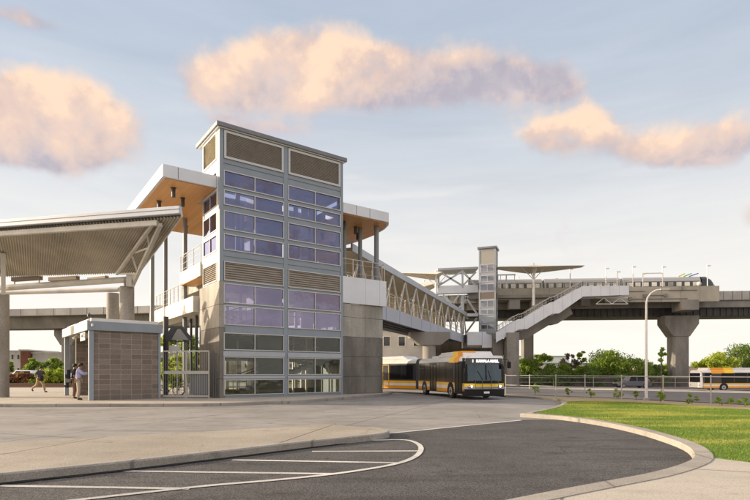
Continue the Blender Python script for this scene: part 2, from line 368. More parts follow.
def kerb(name, path, wd, h, side, m=m_kerb, gap=0):
    """kerb of width wd on the given side of path, top h above ground"""
    mb = MB(); n = len(path); nr = []
    for i in range(n):
        d = (path[min(i+1, n-1)]-path[max(i-1, 0)]).normalized(); nr.append(Vector((-d.y, d.x))*side)
    sec = []
    for i in range(n):
        a = path[i]; b = path[i]+nr[i]*wd; ca = path[i]+nr[i]*.025
        za, zb = H(*a), H(*b)
        sec.append([(a.x, a.y, za-.05), (a.x, a.y, za+h-.025), (ca.x, ca.y, za+h), (b.x, b.y, zb+h), (b.x, b.y, zb-.05)])
    vs = [v for s in sec for v in s]; fs = []
    for i in range(n-1):
        for k in range(4): fs.append((i*5+k, (i+1)*5+k, (i+1)*5+k+1, i*5+k+1))
    fs += [(0, 1, 2, 3, 4), tuple((n-1)*5+k for k in (4, 3, 2, 1, 0))]
    mb.add(vs, fs); o = mb.obj(name, m); o['kind'] = 'structure'; return nr
nkp = kerb('lawn_kerb', kp, .22, .13, 1)
nkm = kerb('lawn_kerb', km, .30, .13, 1)
# lawn inside the kerbs, to the sand strip in front of the fence
S1 = [(G(*q).x, G(*q).y) for q in ((563.5, 404.6, -.02), (585, 404.2, -.04), (610, 404.6, -.05), (650, 406.8, -.06), (687, 409.6, -.06), (750, 414, -.05), (830, 420, -.05))]
kmax = max(range(len(kp)), key=lambda i: kp[i].x)
i_end = [i for i, p in enumerate(km) if p.x > 11.2 and p.y < 10.9]
cut = min(range(len(km)), key=lambda i: (km[i]-Vector((697/1, 0))).length if False else abs(km[i].x-(692-375)/F*G(692, 463).y)+abs(km[i].y-G(692, 463).y))
lawn = [kp[i]+nkp[i]*.2 for i in range(kmax, len(kp))]+[km[i]+nkm[i]*.28 for i in range(2, cut+1)]
pe = G(752, 470); lawn += [Vector((pe.x, pe.y)), Vector((14, 7.8)), Vector((20, 9))]+[Vector(p) for p in reversed(S1)]
drape('lawn', [(p.x, p.y) for p in lawn], .11, m_grassb, step=1.2)
drape('sand_strip', [(kp[i]+nkp[i]*.2)[:] for i in range(0, kmax+1)]+[(p[0], p[1]) for p in S1]+[(30, 12), (28, 18), (19.9, 29.6), (11.2, 42.0), (9.2, 43)], .075, m_sand)
drape('concrete_footpath', [(p.x, p.y) for p in [km[i]+nkm[i]*.29 for i in range(cut, len(km))]]+[(0, 2), (14, 2), (20, 6), (14, 7.9), (pe.x, pe.y)], .12, m_walk)
# raised island, left foreground
IS = [G(*q) for q in ((-160, 506), (-60, 490), (0, 484), (120, 471), (225, 458.5), (310, 448), (350, 443.5), (378, 440.2), (389, 437.5), (386, 434.6), (372, 432.6))]
isl = catmull([Vector((p.x, p.y)) for p in IS], 8)
nis = kerb('island_kerb', isl, .18, .15, 1)
far_i = [G(325, 429.5, .0), G(225, 436.5, 0), G(110, 443, 0), G(0, 449.5, 0), G(-160, 462, 0)]
nfi = [isl[i]+nis[i]*.175 for i in range(len(isl))]
drape('pavement_island', [(p.x, p.y) for p in nfi]+[(p.x, p.y) for p in far_i], .145, m_isl, step=1.2)
# platform pavement round the kiosk and tower
edge = [G(*q) for q in ((-200, 407.5), (0, 407.2), (90, 407), (200, 406.6), (262, 404.6), (300, 403), (345, 399.5), (386, 395.6), (392, 393.6))]
ed = catmull([Vector((p.x, p.y)) for p in edge], 6)
nd = kerb('platform_kerb', ed, .18, .15, 1)
ded = [ed[i]+nd[i]*.175 for i in range(len(ed))]
drape('platform_pavement', [(p.x, p.y) for p in ded]+[(.2, 41), (-4, 45), (-16, 47), (-45, 46), (-60, 30)], .147, m_walk)
# painted markings
def stripe(name, a, b, wd, off=.011):
    a = Vector(a[:2]); b = Vector(b[:2]); d = (b-a).normalized(); n = Vector((-d.y, d.x))*wd/2; k = max(1, int((b-a).length))
    mb = MB()
    for i in range(k):
        p = a+(b-a)*i/k; q = a+(b-a)*(i+1)/k
        mb.quad(*[(v.x, v.y, H(v.x, v.y)+off) for v in (p-n, q-n, q+n, p+n)])
    o = mb.obj(name, m_paint, fix=False); o['kind'] = 'structure'; return o
def curve_stripe(name, pts, wd, off=.015):
    mb = MB(); n = len(pts); L = []
    for i in range(n):
        d = (pts[min(i+1, n-1)]-pts[max(i-1, 0)]).normalized(); q = Vector((-d.y, d.x))*wd/2; L.append((pts[i]-q, pts[i]+q))
    for i in range(n-1): mb.quad(*[(v.x, v.y, H(v.x, v.y)+off) for v in (L[i][0], L[i+1][0], L[i+1][1], L[i][1])])
    o = mb.obj(name, m_paint, fix=False); o['kind'] = 'structure'; return o
stripe('lane_marking', G(386, 434.2), G(521, 420.6), .13, .013)
m_patch = pavemat('asphalt_patch', (.040, .039, .038), (.055, .054, .052), stain=.3, spk=.7, speck=45, bumps=.9)
tar_shadow = pavemat('tar_shadow_edge', (.010, .010, .010), (.018, .017, .016), stain=.3, spk=.4, crack=False)  # black asphalt edge; the near-black colour also paints the kerb's shadow
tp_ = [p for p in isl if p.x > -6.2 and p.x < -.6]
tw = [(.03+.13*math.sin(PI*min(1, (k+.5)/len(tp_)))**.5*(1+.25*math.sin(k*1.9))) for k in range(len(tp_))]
drape('tar_shadow_edge', [(p.x, p.y) for p in tp_]+[(p.x+.1*w_, p.y-w_) for p, w_ in reversed(list(zip(tp_, tw)))], .017, tar_shadow, step=3)
loop = catmull([Vector(G(*q)[:2]) for q in ((372, 441), (404, 440.5), (417, 444), (421, 450), (414, 458), (392, 465.5), (340, 474), (280, 480.5), (210, 486.5), (140, 494), (60, 503))], 8)
curve_stripe('bay_marking', loop, .11)
for a, b in (((312, 452), (420, 451.5)), ((232, 460.5), (400, 463.5)), ((112, 471.5), (338, 474.6)), ((0, 486.5), (190, 489.5)), ((-120, 500), (60, 505))):
    stripe('hatch_marking', G(*a), G(*b), .11)
# ------------------------------------------------------------------ grass
def make_grass():
    poly = [(p.x, p.y) for p in lawn]; xs = np.array([p[0] for p in poly]); ys = np.array([p[1] for p in poly])
    N = 420000; x = rng.uniform(6, 18, N); y = 8+20*rng.random(N)**1.2
    ins = np.zeros(N, bool); j = len(xs)-1
    for i in range(len(xs)):
        c = ((ys[i] > y) != (ys[j] > y)) & (x < (xs[j]-xs[i])*(y-ys[i])/(ys[j]-ys[i]+1e-12)+xs[i]); ins ^= c; j = i
    x = x[ins]; y = y[ins]; n = len(x)
    z = np.array([H(a, b) for a, b in zip(x, y)])+.105
    h = rng.uniform(.018, .05, n); wd = .003+.00035*y; an = rng.uniform(0, PI, n); lx = rng.normal(0, .02, n); ly = rng.normal(0, .02, n)
    v = np.zeros((n, 3, 3)); v[:, 0] = np.stack([x-wd*np.cos(an), y-wd*np.sin(an), z], 1); v[:, 1] = np.stack([x+wd*np.cos(an), y+wd*np.sin(an), z], 1); v[:, 2] = np.stack([x+lx, y+ly, z+h], 1)
    me = bpy.data.meshes.new('grass'); me.vertices.add(n*3); me.vertices.foreach_set('co', v.reshape(-1))
    me.loops.add(n*3); me.loops.foreach_set('vertex_index', np.arange(n*3, dtype=np.int32)); me.polygons.add(n)
    me.polygons.foreach_set('loop_start', np.arange(0, n*3, 3, dtype=np.int32)); me.polygons.foreach_set('loop_total', np.full(n, 3, np.int32)); me.update(calc_edges=True)
    m = bpy.data.materials.new('grass_blades'); m.use_nodes = True; t = m.node_tree; b = t.nodes['Principled BSDF']; b.inputs['Roughness'].default_value = .6
    g = t.nodes.new('ShaderNodeNewGeometry'); r = E(t, g.outputs['Random Per Island']); tcn = t.nodes.new('ShaderNodeTexCoord')
    q = t.nodes.new('ShaderNodeTexNoise'); q.inputs['Scale'].default_value = .5; q.inputs['Detail'].default_value = 7; mpg = t.nodes.new('ShaderNodeMapping'); mpg.inputs['Scale'].default_value = (.5, 1.6, 1); t.links.new(tcn.outputs['Object'], mpg.inputs[0]); t.links.new(mpg.outputs[0], q.inputs['Vector'])
    c = mixc(t, r, (.10, .185, .022), (.21, .30, .042)); c = mixc(t, smooth(E(t, q.outputs[0]), .42, .68)*.8, c, (.44, .42, .09)); t.links.new(c.s, b.inputs['Base Color'])
    tl = t.nodes.new('ShaderNodeBsdfTranslucent'); t.links.new(c.s, tl.inputs[0]); mx = t.nodes.new('ShaderNodeMixShader'); mx.inputs[0].default_value = .4; t.links.new(b.outputs[0], mx.inputs[1]); t.links.new(tl.outputs[0], mx.inputs[2]); t.links.new(mx.outputs[0], t.nodes['Material Output'].inputs[0]); me.materials.append(m)
    o = bpy.data.objects.new('grass', me); COL.objects.link(o)
    tag(o, 'short green lawn grass inside the curved kerb', 'grass', kind='stuff')
make_grass()
# ------------------------------------------------------------------ stair tower
C0 = Vector((-8.65, 28.5, 0))
def tx(px): k = (px-375)/F; return (k*28.5+8.65)/(.807-.59*k)
def T(t, s, z=0): return Vector((-8.65+.807*t-.590*s, 28.5+.590*t+.807*s, z))
def zy(y): return 1.6+(372-y)/17.82
tower = thing('stair_tower', 'tall glazed stair tower with blue grey steel frame and brown louvres beside the bus lane', 'tower', (C0.x, C0.y, 0), TH)
W = tx(343); D = 3.6
xl = 0; xl1 = tx(223.6); xm0 = tx(283.8); xm1 = tx(287.8); xr0 = tx(340.4); xr1 = W
rows_up = [(zy(186.2), zy(170.3)), (zy(205), zy(189.7)), (zy(229.5), zy(210.6)), (zy(250), zy(233.6))]
rows_mid = [(zy(303), zy(283)), (zy(324.8), zy(305))]
rows_low = [(zy(350), zy(332.4)), (zy(375.3), zy(356.4)), (zy(395.6), zy(379.4))]
louv = [(zy(158.5), zy(130.5)), (zy(280.6), zy(261.2))]
zc = zy(281.5); ztop = zy(129.6)
bays = [(xl1, xm0), (xm1, xr0)]
allrows = sorted(rows_up+rows_mid+rows_low+louv)
fr = MB()
fr.box(0, xl1, 0, .3, zc, ztop); fr.box(xm0, xm1, 0, .3, .15, ztop); fr.box(xr0, xr1, 0, .3, .15, ztop)
for (a, b) in bays:
    z = .15
    for (z0, z1) in allrows+[(ztop, ztop)]:
        if z0-z > .02: fr.box(a, b, .03, .27, z, z0)
        z = z1
# thin seams: drip edges over the bands
for (a, b) in bays:
    for zz in (zy(162.8), zy(255.5)): fr.box(a, b, -.01, .03, zz-.03, zz+.01)
fr.obj('facade_frame', steel, tower, bevel=.008)
sl_ = MB()
for (a, b) in bays:
    for (z0, z1) in ((zy(357-.4), zy(350.8)), (zy(379.3), zy(375.9))): sl_.box(a-.03, b+.05, -.07, .03, z0+.02, z1-.02)
sl_.obj('sill_band', steel_l, tower, bevel=.006)
def window(parent, a, b, z0, z1, y, gm, nm=1, w=.052, ax='x', depth=.10, fm=None):
    mb = MB()
    def bx(u0, u1, w0, w1, d0=-.03, d1=depth):
        if ax == 'x': mb.box(u0, u1, y+d0, y+d1, w0, w1)
        else: mb.box(y+d0, y+d1, u0, u1, w0, w1)
    bx(a+.002, b-.002, z0+.002, z0+w); bx(a+.002, b-.002, z1-w, z1-.002); bx(a+.002, a+w, z0+w, z1-w); bx(b-w, b-.002, z0+w, z1-w)
    for i in range(nm):
        c = a+(b-a)*(i+1)/(nm+1); bx(c-w*.45, c+w*.45, z0+w, z1-w)
    o = mb.obj('window', fm or alu, parent)
    g = MB()
    for i in range(nm+1):
        ga_ = a+(b-a)*i/(nm+1)+.01; gb_ = a+(b-a)*(i+1)/(nm+1)-.01; j1, j2, j3 = (random.uniform(-.012, .012) for _ in range(3))
        q = [(ga_, .04+j1, z0+.02), (gb_, .04+j2, z0+.02), (gb_, .04+j2+j3, z1-.02), (ga_, .04+j1+j3, z1-.02)]
        g.quad(*[((u, y+dd, zz) if ax == 'x' else (y+dd, u, zz)) for (u, dd, zz) in q])
    g.obj('pane', gm, o, fix=False)
    return o
for (a, b) in bays:
    for r in rows_up: window(tower, a, b, *r, 0, gl_up)
    for r in rows_mid: window(tower, a, b, *r, 0, gl_mid)
    for r in rows_low: window(tower, a, b, *r, 0, gl_lo)
def louvre(parent, a, b, z0, z1, y, m, fm, pitch=.075, ax='x', fw=.10, tilt=1):
    f = MB(); s = MB()
    def bx(mb, u0, u1, w0, w1, d0, d1):
        if ax == 'x': mb.box(u0, u1, y+d0, y+d1, w0, w1)
        else: mb.box(y+d0, y+d1, u0, u1, w0, w1)
    bx(f, a, b, z0, z0+fw, -.04, .1); bx(f, a, b, z1-fw, z1, -.04, .1); bx(f, a, a+fw, z0+fw, z1-fw, -.04, .1); bx(f, b-fw, b, z0+fw, z1-fw, -.04, .1)
    fo = f.obj('louvre', fm, parent)
    z = z0+fw+.01
    while z < z1-fw-.02:
        if ax == 'x': s.quad((a+fw, y+.0, z), (b-fw, y+.0, z), (b-fw, y+.07, z+pitch*.9), (a+fw, y+.07, z+pitch*.9)); s.quad((a+fw, y-.002, z+.012), (b-fw, y-.002, z+.012), (b-fw, y-.002, z-.012), (a+fw, y-.002, z-.012))
        else: s.quad((y+.0, a+fw, z), (y+.0, b-fw, z), (y+.07, b-fw, z+pitch*.9), (y+.07, a+fw, z+pitch*.9))
        z += pitch
    bx(s, a+fw, b-fw, z0+fw, z1-fw, .085, .09)
    s.obj('slat_panel', m, fo)
for (a, b) in bays:
    louvre(tower, a+.02, b-.02, *louv[0], 0, brown, alu, .06, fw=.13)
    louvre(tower, a+.02, b-.02, *louv[1], 0, brown, alu, .13, fw=.05)
# left side face (x = 0 plane)
sf = MB(); Ds = 2.95
zs = sorted(rows_up+louv)
sf.box(.001, .25, .301, .42, zc, ztop); sf.box(.001, .25, Ds-.14, Ds, zc, ztop)
z = zc
for (z0, z1) in zs+[(ztop, ztop)]:
    if z0-z > .02: sf.box(.02, .22, .42, Ds-.14, z, z0)
    z = z1
sf.obj('side_frame', whitep, tower, bevel=.008)
for r in rows_up: window(tower, .42, Ds-.14, *r, 0, gl_up, ax='y')
louvre(tower, .42, Ds-.14, *louv[0], 0, mesh_l, alu, .06, ax='y', fw=.08)
louvre(tower, .42, Ds-.14, *louv[1], 0, brown, alu, .11, ax='y', fw=.05)
# concrete side wall: panels with open joints, darker weathered ones below
zch = zy(327.5)
jz = [.15, zy(379), zch, zy(304.5), zc]
for i in range(4):
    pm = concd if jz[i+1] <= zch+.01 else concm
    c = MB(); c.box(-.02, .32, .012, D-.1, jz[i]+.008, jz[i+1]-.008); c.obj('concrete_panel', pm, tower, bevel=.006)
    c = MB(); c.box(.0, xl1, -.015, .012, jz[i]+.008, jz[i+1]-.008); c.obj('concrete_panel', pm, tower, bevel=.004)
c = MB(); c.box(.33, xl1-.005, .03, .27, .15, zc); c.box(.02, .3, .3, 3.4, .15, zc); c.obj('wall_core', concm, tower)
# right side and back walls
c = MB(); c.box(W-.2, W-.001, .301, D, .15, 9.0); c.box(W-.2, W-.001, .301, .45, 9, ztop); c.box(W-.2, W-.001, D-.2, D, 9, ztop); c.box(W-.2, W-.001, .45, D-.2, 12.9, ztop); c.obj('side_wall', steel, tower)
c = MB()
for (a, b) in ((.25, 1.2), (3.6, 4.3), (6.9, W-.2)): c.box(a, b, D-.2, D, .15, ztop)
for (z0, z1) in ((6.6, 8.6), (10.9, 11.3), (12.9, ztop)): c.box(.25, W-.2, D-.19, D-.01, z0, z1)
c.obj('back_wall', interior, tower)
c = MB()
for (z0, z1) in ((.15, .5), (2.4, 4.4)): c.box(.25, W-.2, D-.23, D-.195, z0, z1)
c.obj('back_wall', interd, tower)
# floors, stairs and columns seen behind the glass
c = MB()
for zf in (4.15, 8.0): c.box(.3, W-.25, .35, D-.25, zf-.25, zf)
c.box(.3, W-.25, .35, D-.25, 12.9, 13.1); c.obj('floor_slab', interior, tower)
c = MB()
for (xa, za, xb, zb, y0) in ((1.0, .2, 6.6, 2.2, .6), (6.6, 2.2, 1.0, 4.15, 1.9), (1.0, 4.2, 6.6, 6.1, .6), (6.6, 6.1, 1.0, 8.0, 1.9)):
    n = 14
    for i in range(n):
        x = xa+(xb-xa)*i/n; zz = za+(zb-za)*(i+1)/n; x2 = xa+(xb-xa)*(i+1)/n; c.box(min(x, x2), max(x, x2), y0, y0+1.1, zz-.22, zz)
    for yy in (y0, y0+1.1):
        c.tube([(xa, yy, za+1.0), (xb, yy, zb+1.0)], .03, 6)
        for i in range(0, n+1, 2): c.tube([(xa+(xb-xa)*i/n, yy, za+(zb-za)*i/n), (xa+(xb-xa)*i/n, yy, za+(zb-za)*i/n+1.0)], .018, 5)
c.obj('inner_stair', mat('stair_grey', (.22, .21, .20), .7), tower)
c = MB()
for x in (1.7, 3.0, 5.6, 6.7): c.box(x-.11, x+.11, 1.6, 1.82, 8.0, 12.9)
c.box(1.2, 2.6, 2.9, 3.0, 8.9, 12.2); c.box(5.1, 5.7, 2.9, 3.0, 8.2, 12.2); c.obj('inner_partition', interior, tower)
c = MB()
for z_ in (8.0, 4.15):
    for x in (.9, 2.1, 3.9, 4.9, 6.3, 7.3): c.box(x-.06, x+.06, 2.2, 2.32, z_, z_+3.4)
    c.box(.9, 7.3, 2.2, 2.32, z_+2.3, z_+2.42); c.box(.9, 7.3, 2.2, 2.32, z_+1.05, z_+1.12)
c.obj('inner_frame', whitep, tower)
c = MB()
for z_ in (3.85, 7.7, 12.85):
    for x in (1.6, 5.6): c.box(x, x+1.2, 1.0, 1.2, z_-.1, z_-.03)
c.obj('ceiling_light', whitep, tower)
c = MB(); c.box(2.9, 4.9, 1.5, 3.3, .2, 12.8); c.obj('lift_shaft', mat('shaft_grey', (.20, .21, .24), .5), tower)
c = MB()
for x in (1.3, 2.2, 3.3, 5.0, 6.1, 7.1): c.box(x-.05, x+.05, 3.0, 3.1, .2, 3.9)
c.box(1.3, 3.3, 3.0, 3.1, 2.3, 2.4); c.box(5.0, 7.1, 3.0, 3.1, 2.3, 2.4); c.obj('door_frame', whitep, tower)
# roof slab with overhang
c = MB(); ov = .2
c.prism([(-.22, -ov), (W+ov, -ov), (W+ov, D), (-.22, D)], ztop+.05, ztop+.29); c.obj('roof', dsteel if False else mat('roof_dark_grey', (.16, .165, .18), .4, n=(1, .1)), tower, bevel=.02)
c = MB(); c.prism([(-.12, -.1), (W+.1, -.1), (W+.1, D-.1), (-.12, D-.1)], ztop+.002, ztop+.05); c.obj('roof_soffit', whitep, tower)
# ------------------------------------------------------------------ station concourse (roof, floors, columns)
cc = thing('station_concourse', 'raised concourse with timber soffit roof wrapped behind the glazed stair tower', 'station building', (C0.x, C0.y, 0), TH)
ZS, ZR = 11.98, 12.66
outl = [(-2.9, .46), (-.02, .46), (-.02, 3.62), (W+.02, 3.62), (W+.02, .02), (11.92, .02), (12.35, .6), (12.75, 1.6), (13.1, 3.3), (13.2, 5.6), (12.9, 8.0), (12.2, 11.3), (-2.9, 11.3)]
c = MB(); c.prism(outl, ZS+.02, ZR); c.obj('roof', white, cc)
c = MB()
inn = [(-2.75, .62), (-.05, .62), (-.05, 3.75), (W+.05, 3.75), (W+.05, .17), (11.8, .17), (12.2, .7), (12.6, 1.7), (12.95, 3.3), (13.05, 5.6), (12.75, 8.0), (12.05, 11.1), (-2.75, 11.1)]
c.prism(inn, ZS-.03, ZS+.02); c.obj('soffit', wood, cc)
for px in (0, 1, 2, 3): pass
# fascia seams
c = MB()
for t in (-2.1, 10.3, 9.2): c.box(t-.012, t+.012, .455 if t < 0 else .015, .47 if t < 0 else .03, ZS+.03, ZR-.01)
c.obj('fascia_seam', dsteel, cc)
dl = [(-2.0, 1.8), (-2.1, 4.6), (-1.2, 6.9), (-1.1, 3.2), (9.2, 1.6), (10.6, 2.2), (11.6, 3.4), (9.5, 5), (11.5, 6.2), (.8, 9.2), (-.4, 9.0)]
for (t, s) in dl:
    d = MB(); d.cyl((t, s, ZS-.55), .11, .5, 12); d.cyl((t, s, ZS-.07), .15, .05, 12); d.obj('downlight', dsteel, cc, smooth=True)
# steel columns
colp = [(T(0, 0), None)]
def w2t(px, Yv): X_ = (px-375)/F*Yv; dx = X_+8.65; dy = Yv-28.5; return dx*.807+dy*.59, -dx*.59+dy*.807
cols = [w2t(185, 34.5), w2t(165.5, 37.2), w2t(152.2, 36.8), (9.45, 1.9), (11.0, 2.2), (11.72, 1.2), (4, 9.8), (9.8, 9.8)]
for k, (t, s) in enumerate(cols):
    c = MB(); r = .145 if k != 5 else .17
    s = min(s, 11.1)
    c.tube([(t, s, .15 if k < 3 or k > 5 else 7.8), (t, s, ZS-.02)], r, 16); c.obj('column', mat('column_grey', (.20, .215, .22), .45), cc, smooth=True)
# floors
c = MB(); c.prism([(8.05, .12), (11.62, .12), (12.4, 3.5), (12.2, 11), (.95, 11), (.95, 3.75), (W+.05, 3.75), (W+.05, .2)], 7.1, 7.84); c.obj('floor', conc, cc)
bcm = mat('balcony_pale', (.60, .57, .50), .7, n=(1, .12))
c = MB(); c.box(-.12, .9, 3.66, 7.4, 7.42, 8.24); c.box(-.12, -.01, 3.08, 3.66, 7.42, 8.24); c.obj('side_balcony', bcm, cc, bevel=.01)
c = MB(); c.box(-.35, .9, 3.72, 15, 5.29, 6.26); c.obj('side_balcony', bcm, cc, bevel=.01)
c = MB(); c.box(-.1, .88, 3.7, 7.38, 7.39, 7.415); c.obj('balcony_soffit', wood, cc)
# white fascia panels of the right balcony
fx = [8.12, tx(365.6), tx(379.8), 11.70]
for i in range(3):
    c = MB(); c.box(fx[i]+.008, fx[i+1]-.008, .0, .1, 6.12, 7.86); c.obj('fascia_panel', white, cc, bevel=.006)
c = MB(); c.box(11.60, 11.70, .1, 3.2, 6.12, 7.86); c.obj('fascia_panel', white, cc)
# railings
def railing(parent, a, b, h=1.1, np_=4, mids=2, m=alu, r=.022, name='railing'):
    a = Vector(a); b = Vector(b); mb = MB(); up = Vector((0, 0, 1))
    mb.tube([a+up*h, b+up*h], r*1.2, 6)
    for k in range(mids): mb.tube([a+up*h*(k+.5)/mids, b+up*h*(k+.5)/mids], r*.5, 5)
    for i in range(np_+1): p = a.lerp(b, i/np_); mb.bar(p, p+up*h, r*2, r*1.2)
    return mb.obj(name, m, parent)
railing(cc, (8.2, .12, 7.84), (11.4, .12, 7.84), 1.2, 4, 2, tube_m)
railing(cc, (11.6, .12, 7.84), (12.3, 3.3, 7.84), 1.2, 3, 2, tube_m)
railing(cc, (-.07, 3.1, 8.24), (-.07, 7.35, 8.24), 1.1, 3, 3, tube_m)
railing(cc, (-.3, 6.2, 6.26), (-.3, 14.9, 6.26), 1.1, 9, 3, tube_m)
# lift core and fittings behind the balcony
c = MB(); c.box(6.2, 8.4, 5.2, 7.8, 7.84, ZS-.03); c.obj('lift_core', mat('core_wall', (.16, .13, .10), .6), cc)
c = MB()
for (x, y) in ((8.6, 2.9), (9.0, 3.6), (9.9, 4.4)): c.box(x, x+.32, y, y+.25, 7.84, 9.3)
c.obj('ticket_gate', interd, cc)
c = MB(); c.cyl((-.4, 3.4, 9.9), .03, 2, 8); c.v = []; c.f = []; c.mi = []; c.box(8.9, 9.9, 2.8, 2.9, 10.3, 10.8); c.tube([(9.4, 2.85, 10.78), (9.4, 2.85, ZS)], .03, 6); c.obj('hanging_sign', dsteel, cc)
# concrete block under the balcony
jx = [W+.02, tx(351.7), tx(366.4), tx(384.2)]; jzz = [.15, 2.93, 3.95, 5.2, 6.10]
jzz = [.15, CH+(372-376.4)*34.6/F, CH+(372-357)*34.6/F, CH+(372-337.6)*34.6/F, CH+(372-318.5)*34.6/F, 6.10]
for i in range(3):
    for j in range(5):
        c = MB(); s0 = .16 if i else .06
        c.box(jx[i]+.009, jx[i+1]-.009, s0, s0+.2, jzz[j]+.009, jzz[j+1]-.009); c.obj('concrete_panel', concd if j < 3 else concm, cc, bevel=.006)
c = MB(); c.box(jx[0], jx[3]-.02, .35, 3.9, .15, 6.1); c.obj('wall_core', concm, cc)
# things under the left landing: dark columns, wall box
for (px, Yv, r, z1) in ((165.8, 31.5, .16, 5.0), (196.5, 33, .10, 5.25), (191, 35, .09, 5.25)):
    t, s = w2t(px, Yv); c = MB(); c.tube([(t, s, .15), (t, s, z1)], r, 12); c.obj('column', dsteel, cc, smooth=True)
# ------------------------------------------------------------------ ticket kiosk
KT = .69
KO = Vector(((89-375)/F*25.9, 25.9, .15))
kio = thing('ticket_kiosk', 'square kiosk of brown concrete blocks with blue grey fascia and open left side', 'kiosk', KO, KT)
KW, KD, KH = 3.5, 7.4, 3.95
def blockmat():
    m = bpy.data.materials.new('block_wall'); m.use_nodes = True; t = m.node_tree; b = t.nodes['Principled BSDF']; b.inputs['Roughness'].default_value = .85
    tcn = t.nodes.new('ShaderNodeTexCoord'); s = t.nodes.new('ShaderNodeSeparateXYZ'); t.links.new(tcn.outputs['Object'], s.inputs[0])
    cb = t.nodes.new('ShaderNodeCombineXYZ'); t.links.new((E(t, s.outputs[0])+E(t, s.outputs[1])).s, cb.inputs[0]); t.links.new(s.outputs[2], cb.inputs[1])
    br = t.nodes.new('ShaderNodeTexBrick'); br.inputs['Scale'].default_value = 1; br.inputs['Brick Width'].default_value = .52; br.inputs['Row Height'].default_value = .265
    br.inputs['Mortar Size'].default_value = .012; br.inputs['Mortar Smooth'].default_value = .3; br.offset = 0.0; br.offset_frequency = 2; br.inputs['Bias'].default_value = 0
    br.inputs['Color1'].default_value = (.145, .118, .098, 1); br.inputs['Color2'].default_value = (.215, .176, .145, 1); br.inputs['Mortar'].default_value = (.31, .275, .24, 1)
    t.links.new(cb.outputs[0], br.inputs['Vector'])
    q = t.nodes.new('ShaderNodeTexNoise'); q.inputs['Scale'].default_value = 30; q.inputs['Detail'].default_value = 5; t.links.new(tcn.outputs['Object'], q.inputs['Vector'])
    c = mixc(t, .35, E(t, br.outputs[0]), mixc(t, smooth(E(t, q.outputs[0]), .3, .7), (.2, .2, .2), (.8, .8, .8)), 'OVERLAY')
    t.links.new(c.s, b.inputs['Base Color'])
    bn = t.nodes.new('ShaderNodeBump'); bn.inputs['Strength'].default_value = .6; bn.inputs['Distance'].default_value = .01; bn.invert = True
    t.links.new(br.outputs['Fac'], bn.inputs['Height']); t.links.new(bn.outputs[0], b.inputs['Normal']); return m
blk = blockmat()
c = MB(); c.box(.22, KW-.12, .06, .28, 0, KH-.35); c.box(KW-.3, KW-.08, .28, KD, 0, KH-.35); c.box(.6, KW-.3, KD-.22, KD, 0, KH-.35); c.obj('block_wall', blk, kio)
for i, (x, y) in enumerate(((0, .0), (KW-.12, 0), (0, KD-.2))):
    c = MB(); c.box(x, x+(.22 if i != 1 else .12), y, y+.22, 0, KH-.35); c.obj('corner_post', steel, kio, bevel=.008)
c = MB(); c.box(-.1, KW+.08, -.1, .02, KH-.38, KH+.08); c.box(KW-.04, KW+.08, .02, KD, KH-.38, KH+.08); c.obj('fascia', steel, kio, bevel=.01)
c = MB(); c.box(-.1, .02, .02, KD+.1, KH-.38, KH+.12); c.obj('fascia', mat('fascia_pale', (.42, .42, .40), .6, n=(2, .3)), kio, bevel=.01)
c = MB(); c.box(.0, KW, .0, KD, KH-.1, KH+.02); c.box(.12, KW-.1, .12, KD-.3, KH+.02, KH+.26); c.obj('roof', whitep, kio)
c = MB(); c.box(.25, KW-.3, .3, KD-.3, KH-.42, KH-.38); c.obj('ceiling', mat('kiosk_ceiling', (.42, .38, .28), .7), kio)
c = MB(); c.box(2.2, 2.4, .3, KD-.3, 0, KH-.42); c.obj('inner_wall', mat('kiosk_inner', (.40, .36, .29), .7), kio)
c = MB(); c.box(2.1, 2.2, 3.0, 4.2, 0, 2.3); c.obj('inner_door', mat('kiosk_door', (.27, .24, .19), .6), kio)
for k, yy in enumerate((1.2, 2.5)):
    c = MB(); c.box(1.1, 1.85, yy, yy+.6, 0, 1.7); c.box(1.06, 1.1, yy+.08, yy+.5, .95, 1.45); c.obj('ticket_machine', [mat('machine_grey', (.2, .22, .25), .4)], kio, bevel=.02)
c = MB(); c.box(-.02, .02, .9, 2.2, KH-.85, KH-.42); c.obj('overhead_sign', steel_l, kio)
for (y, z) in ((1.1, 3.3), (3.4, 3.3)):
    c = MB(); c.tube([(.05, y, z+.22), (-.1, y, z+.1)], .025, 6); c.sphere((-.12, y, z+.02), .07, 10); c.obj('security_camera', whitep, kio, smooth=True)
c = MB(); c.tube([(.1, -.1, KH-.1), (.1, -.28, KH-.1)], .05, 8); c.sphere((.1, -.26, KH-.16), .06, 10); c.obj('security_camera', whitep, kio, smooth=True)
c = MB(); c.tube([(0, -.05, KH+.08), (0, -.05, KH+.5)], .03, 6); c.box(-.08, .08, -.12, .03, KH+.3, KH+.42); c.obj('roof_sensor', dsteel, kio)
# ------------------------------------------------------------------ bus shelter
sh = thing('bus_shelter', 'large sloping bus shelter roof with corrugated brown underside on round concrete columns', 'shelter')
FR = Vector((-8.9, 23.5, 8.78)); FLd = Vector((-.97, .2425, 0)).normalized()
FL = FR+FLd*15.0+Vector((0, 0, .15)); BR = Vector((-13.37, 29.0, 7.24)); BL = Vector((-13.37, 29.0, 7.24))+FLd*13.2+Vector((0, 0, .3))
N = 84
c = MB(); up = Vector((0, 0, 1))
prof = [0, 0, 1, 1]
nn = N
ring = []
for i in range(nn*4+1):
    t = i/(nn*4); k = i % 4; dz = (-.0 if k in (0, 1) else -.06)
    a = FR.lerp(FL, t)+up*dz; b = BR.lerp(BL, t)+up*dz; ring.append((a, b))
for i in range(nn*4):
    c.quad(ring[i][0], ring[i+1][0], ring[i+1][1], ring[i][1])
c.obj('corrugated_soffit', corr, sh, fix=False)
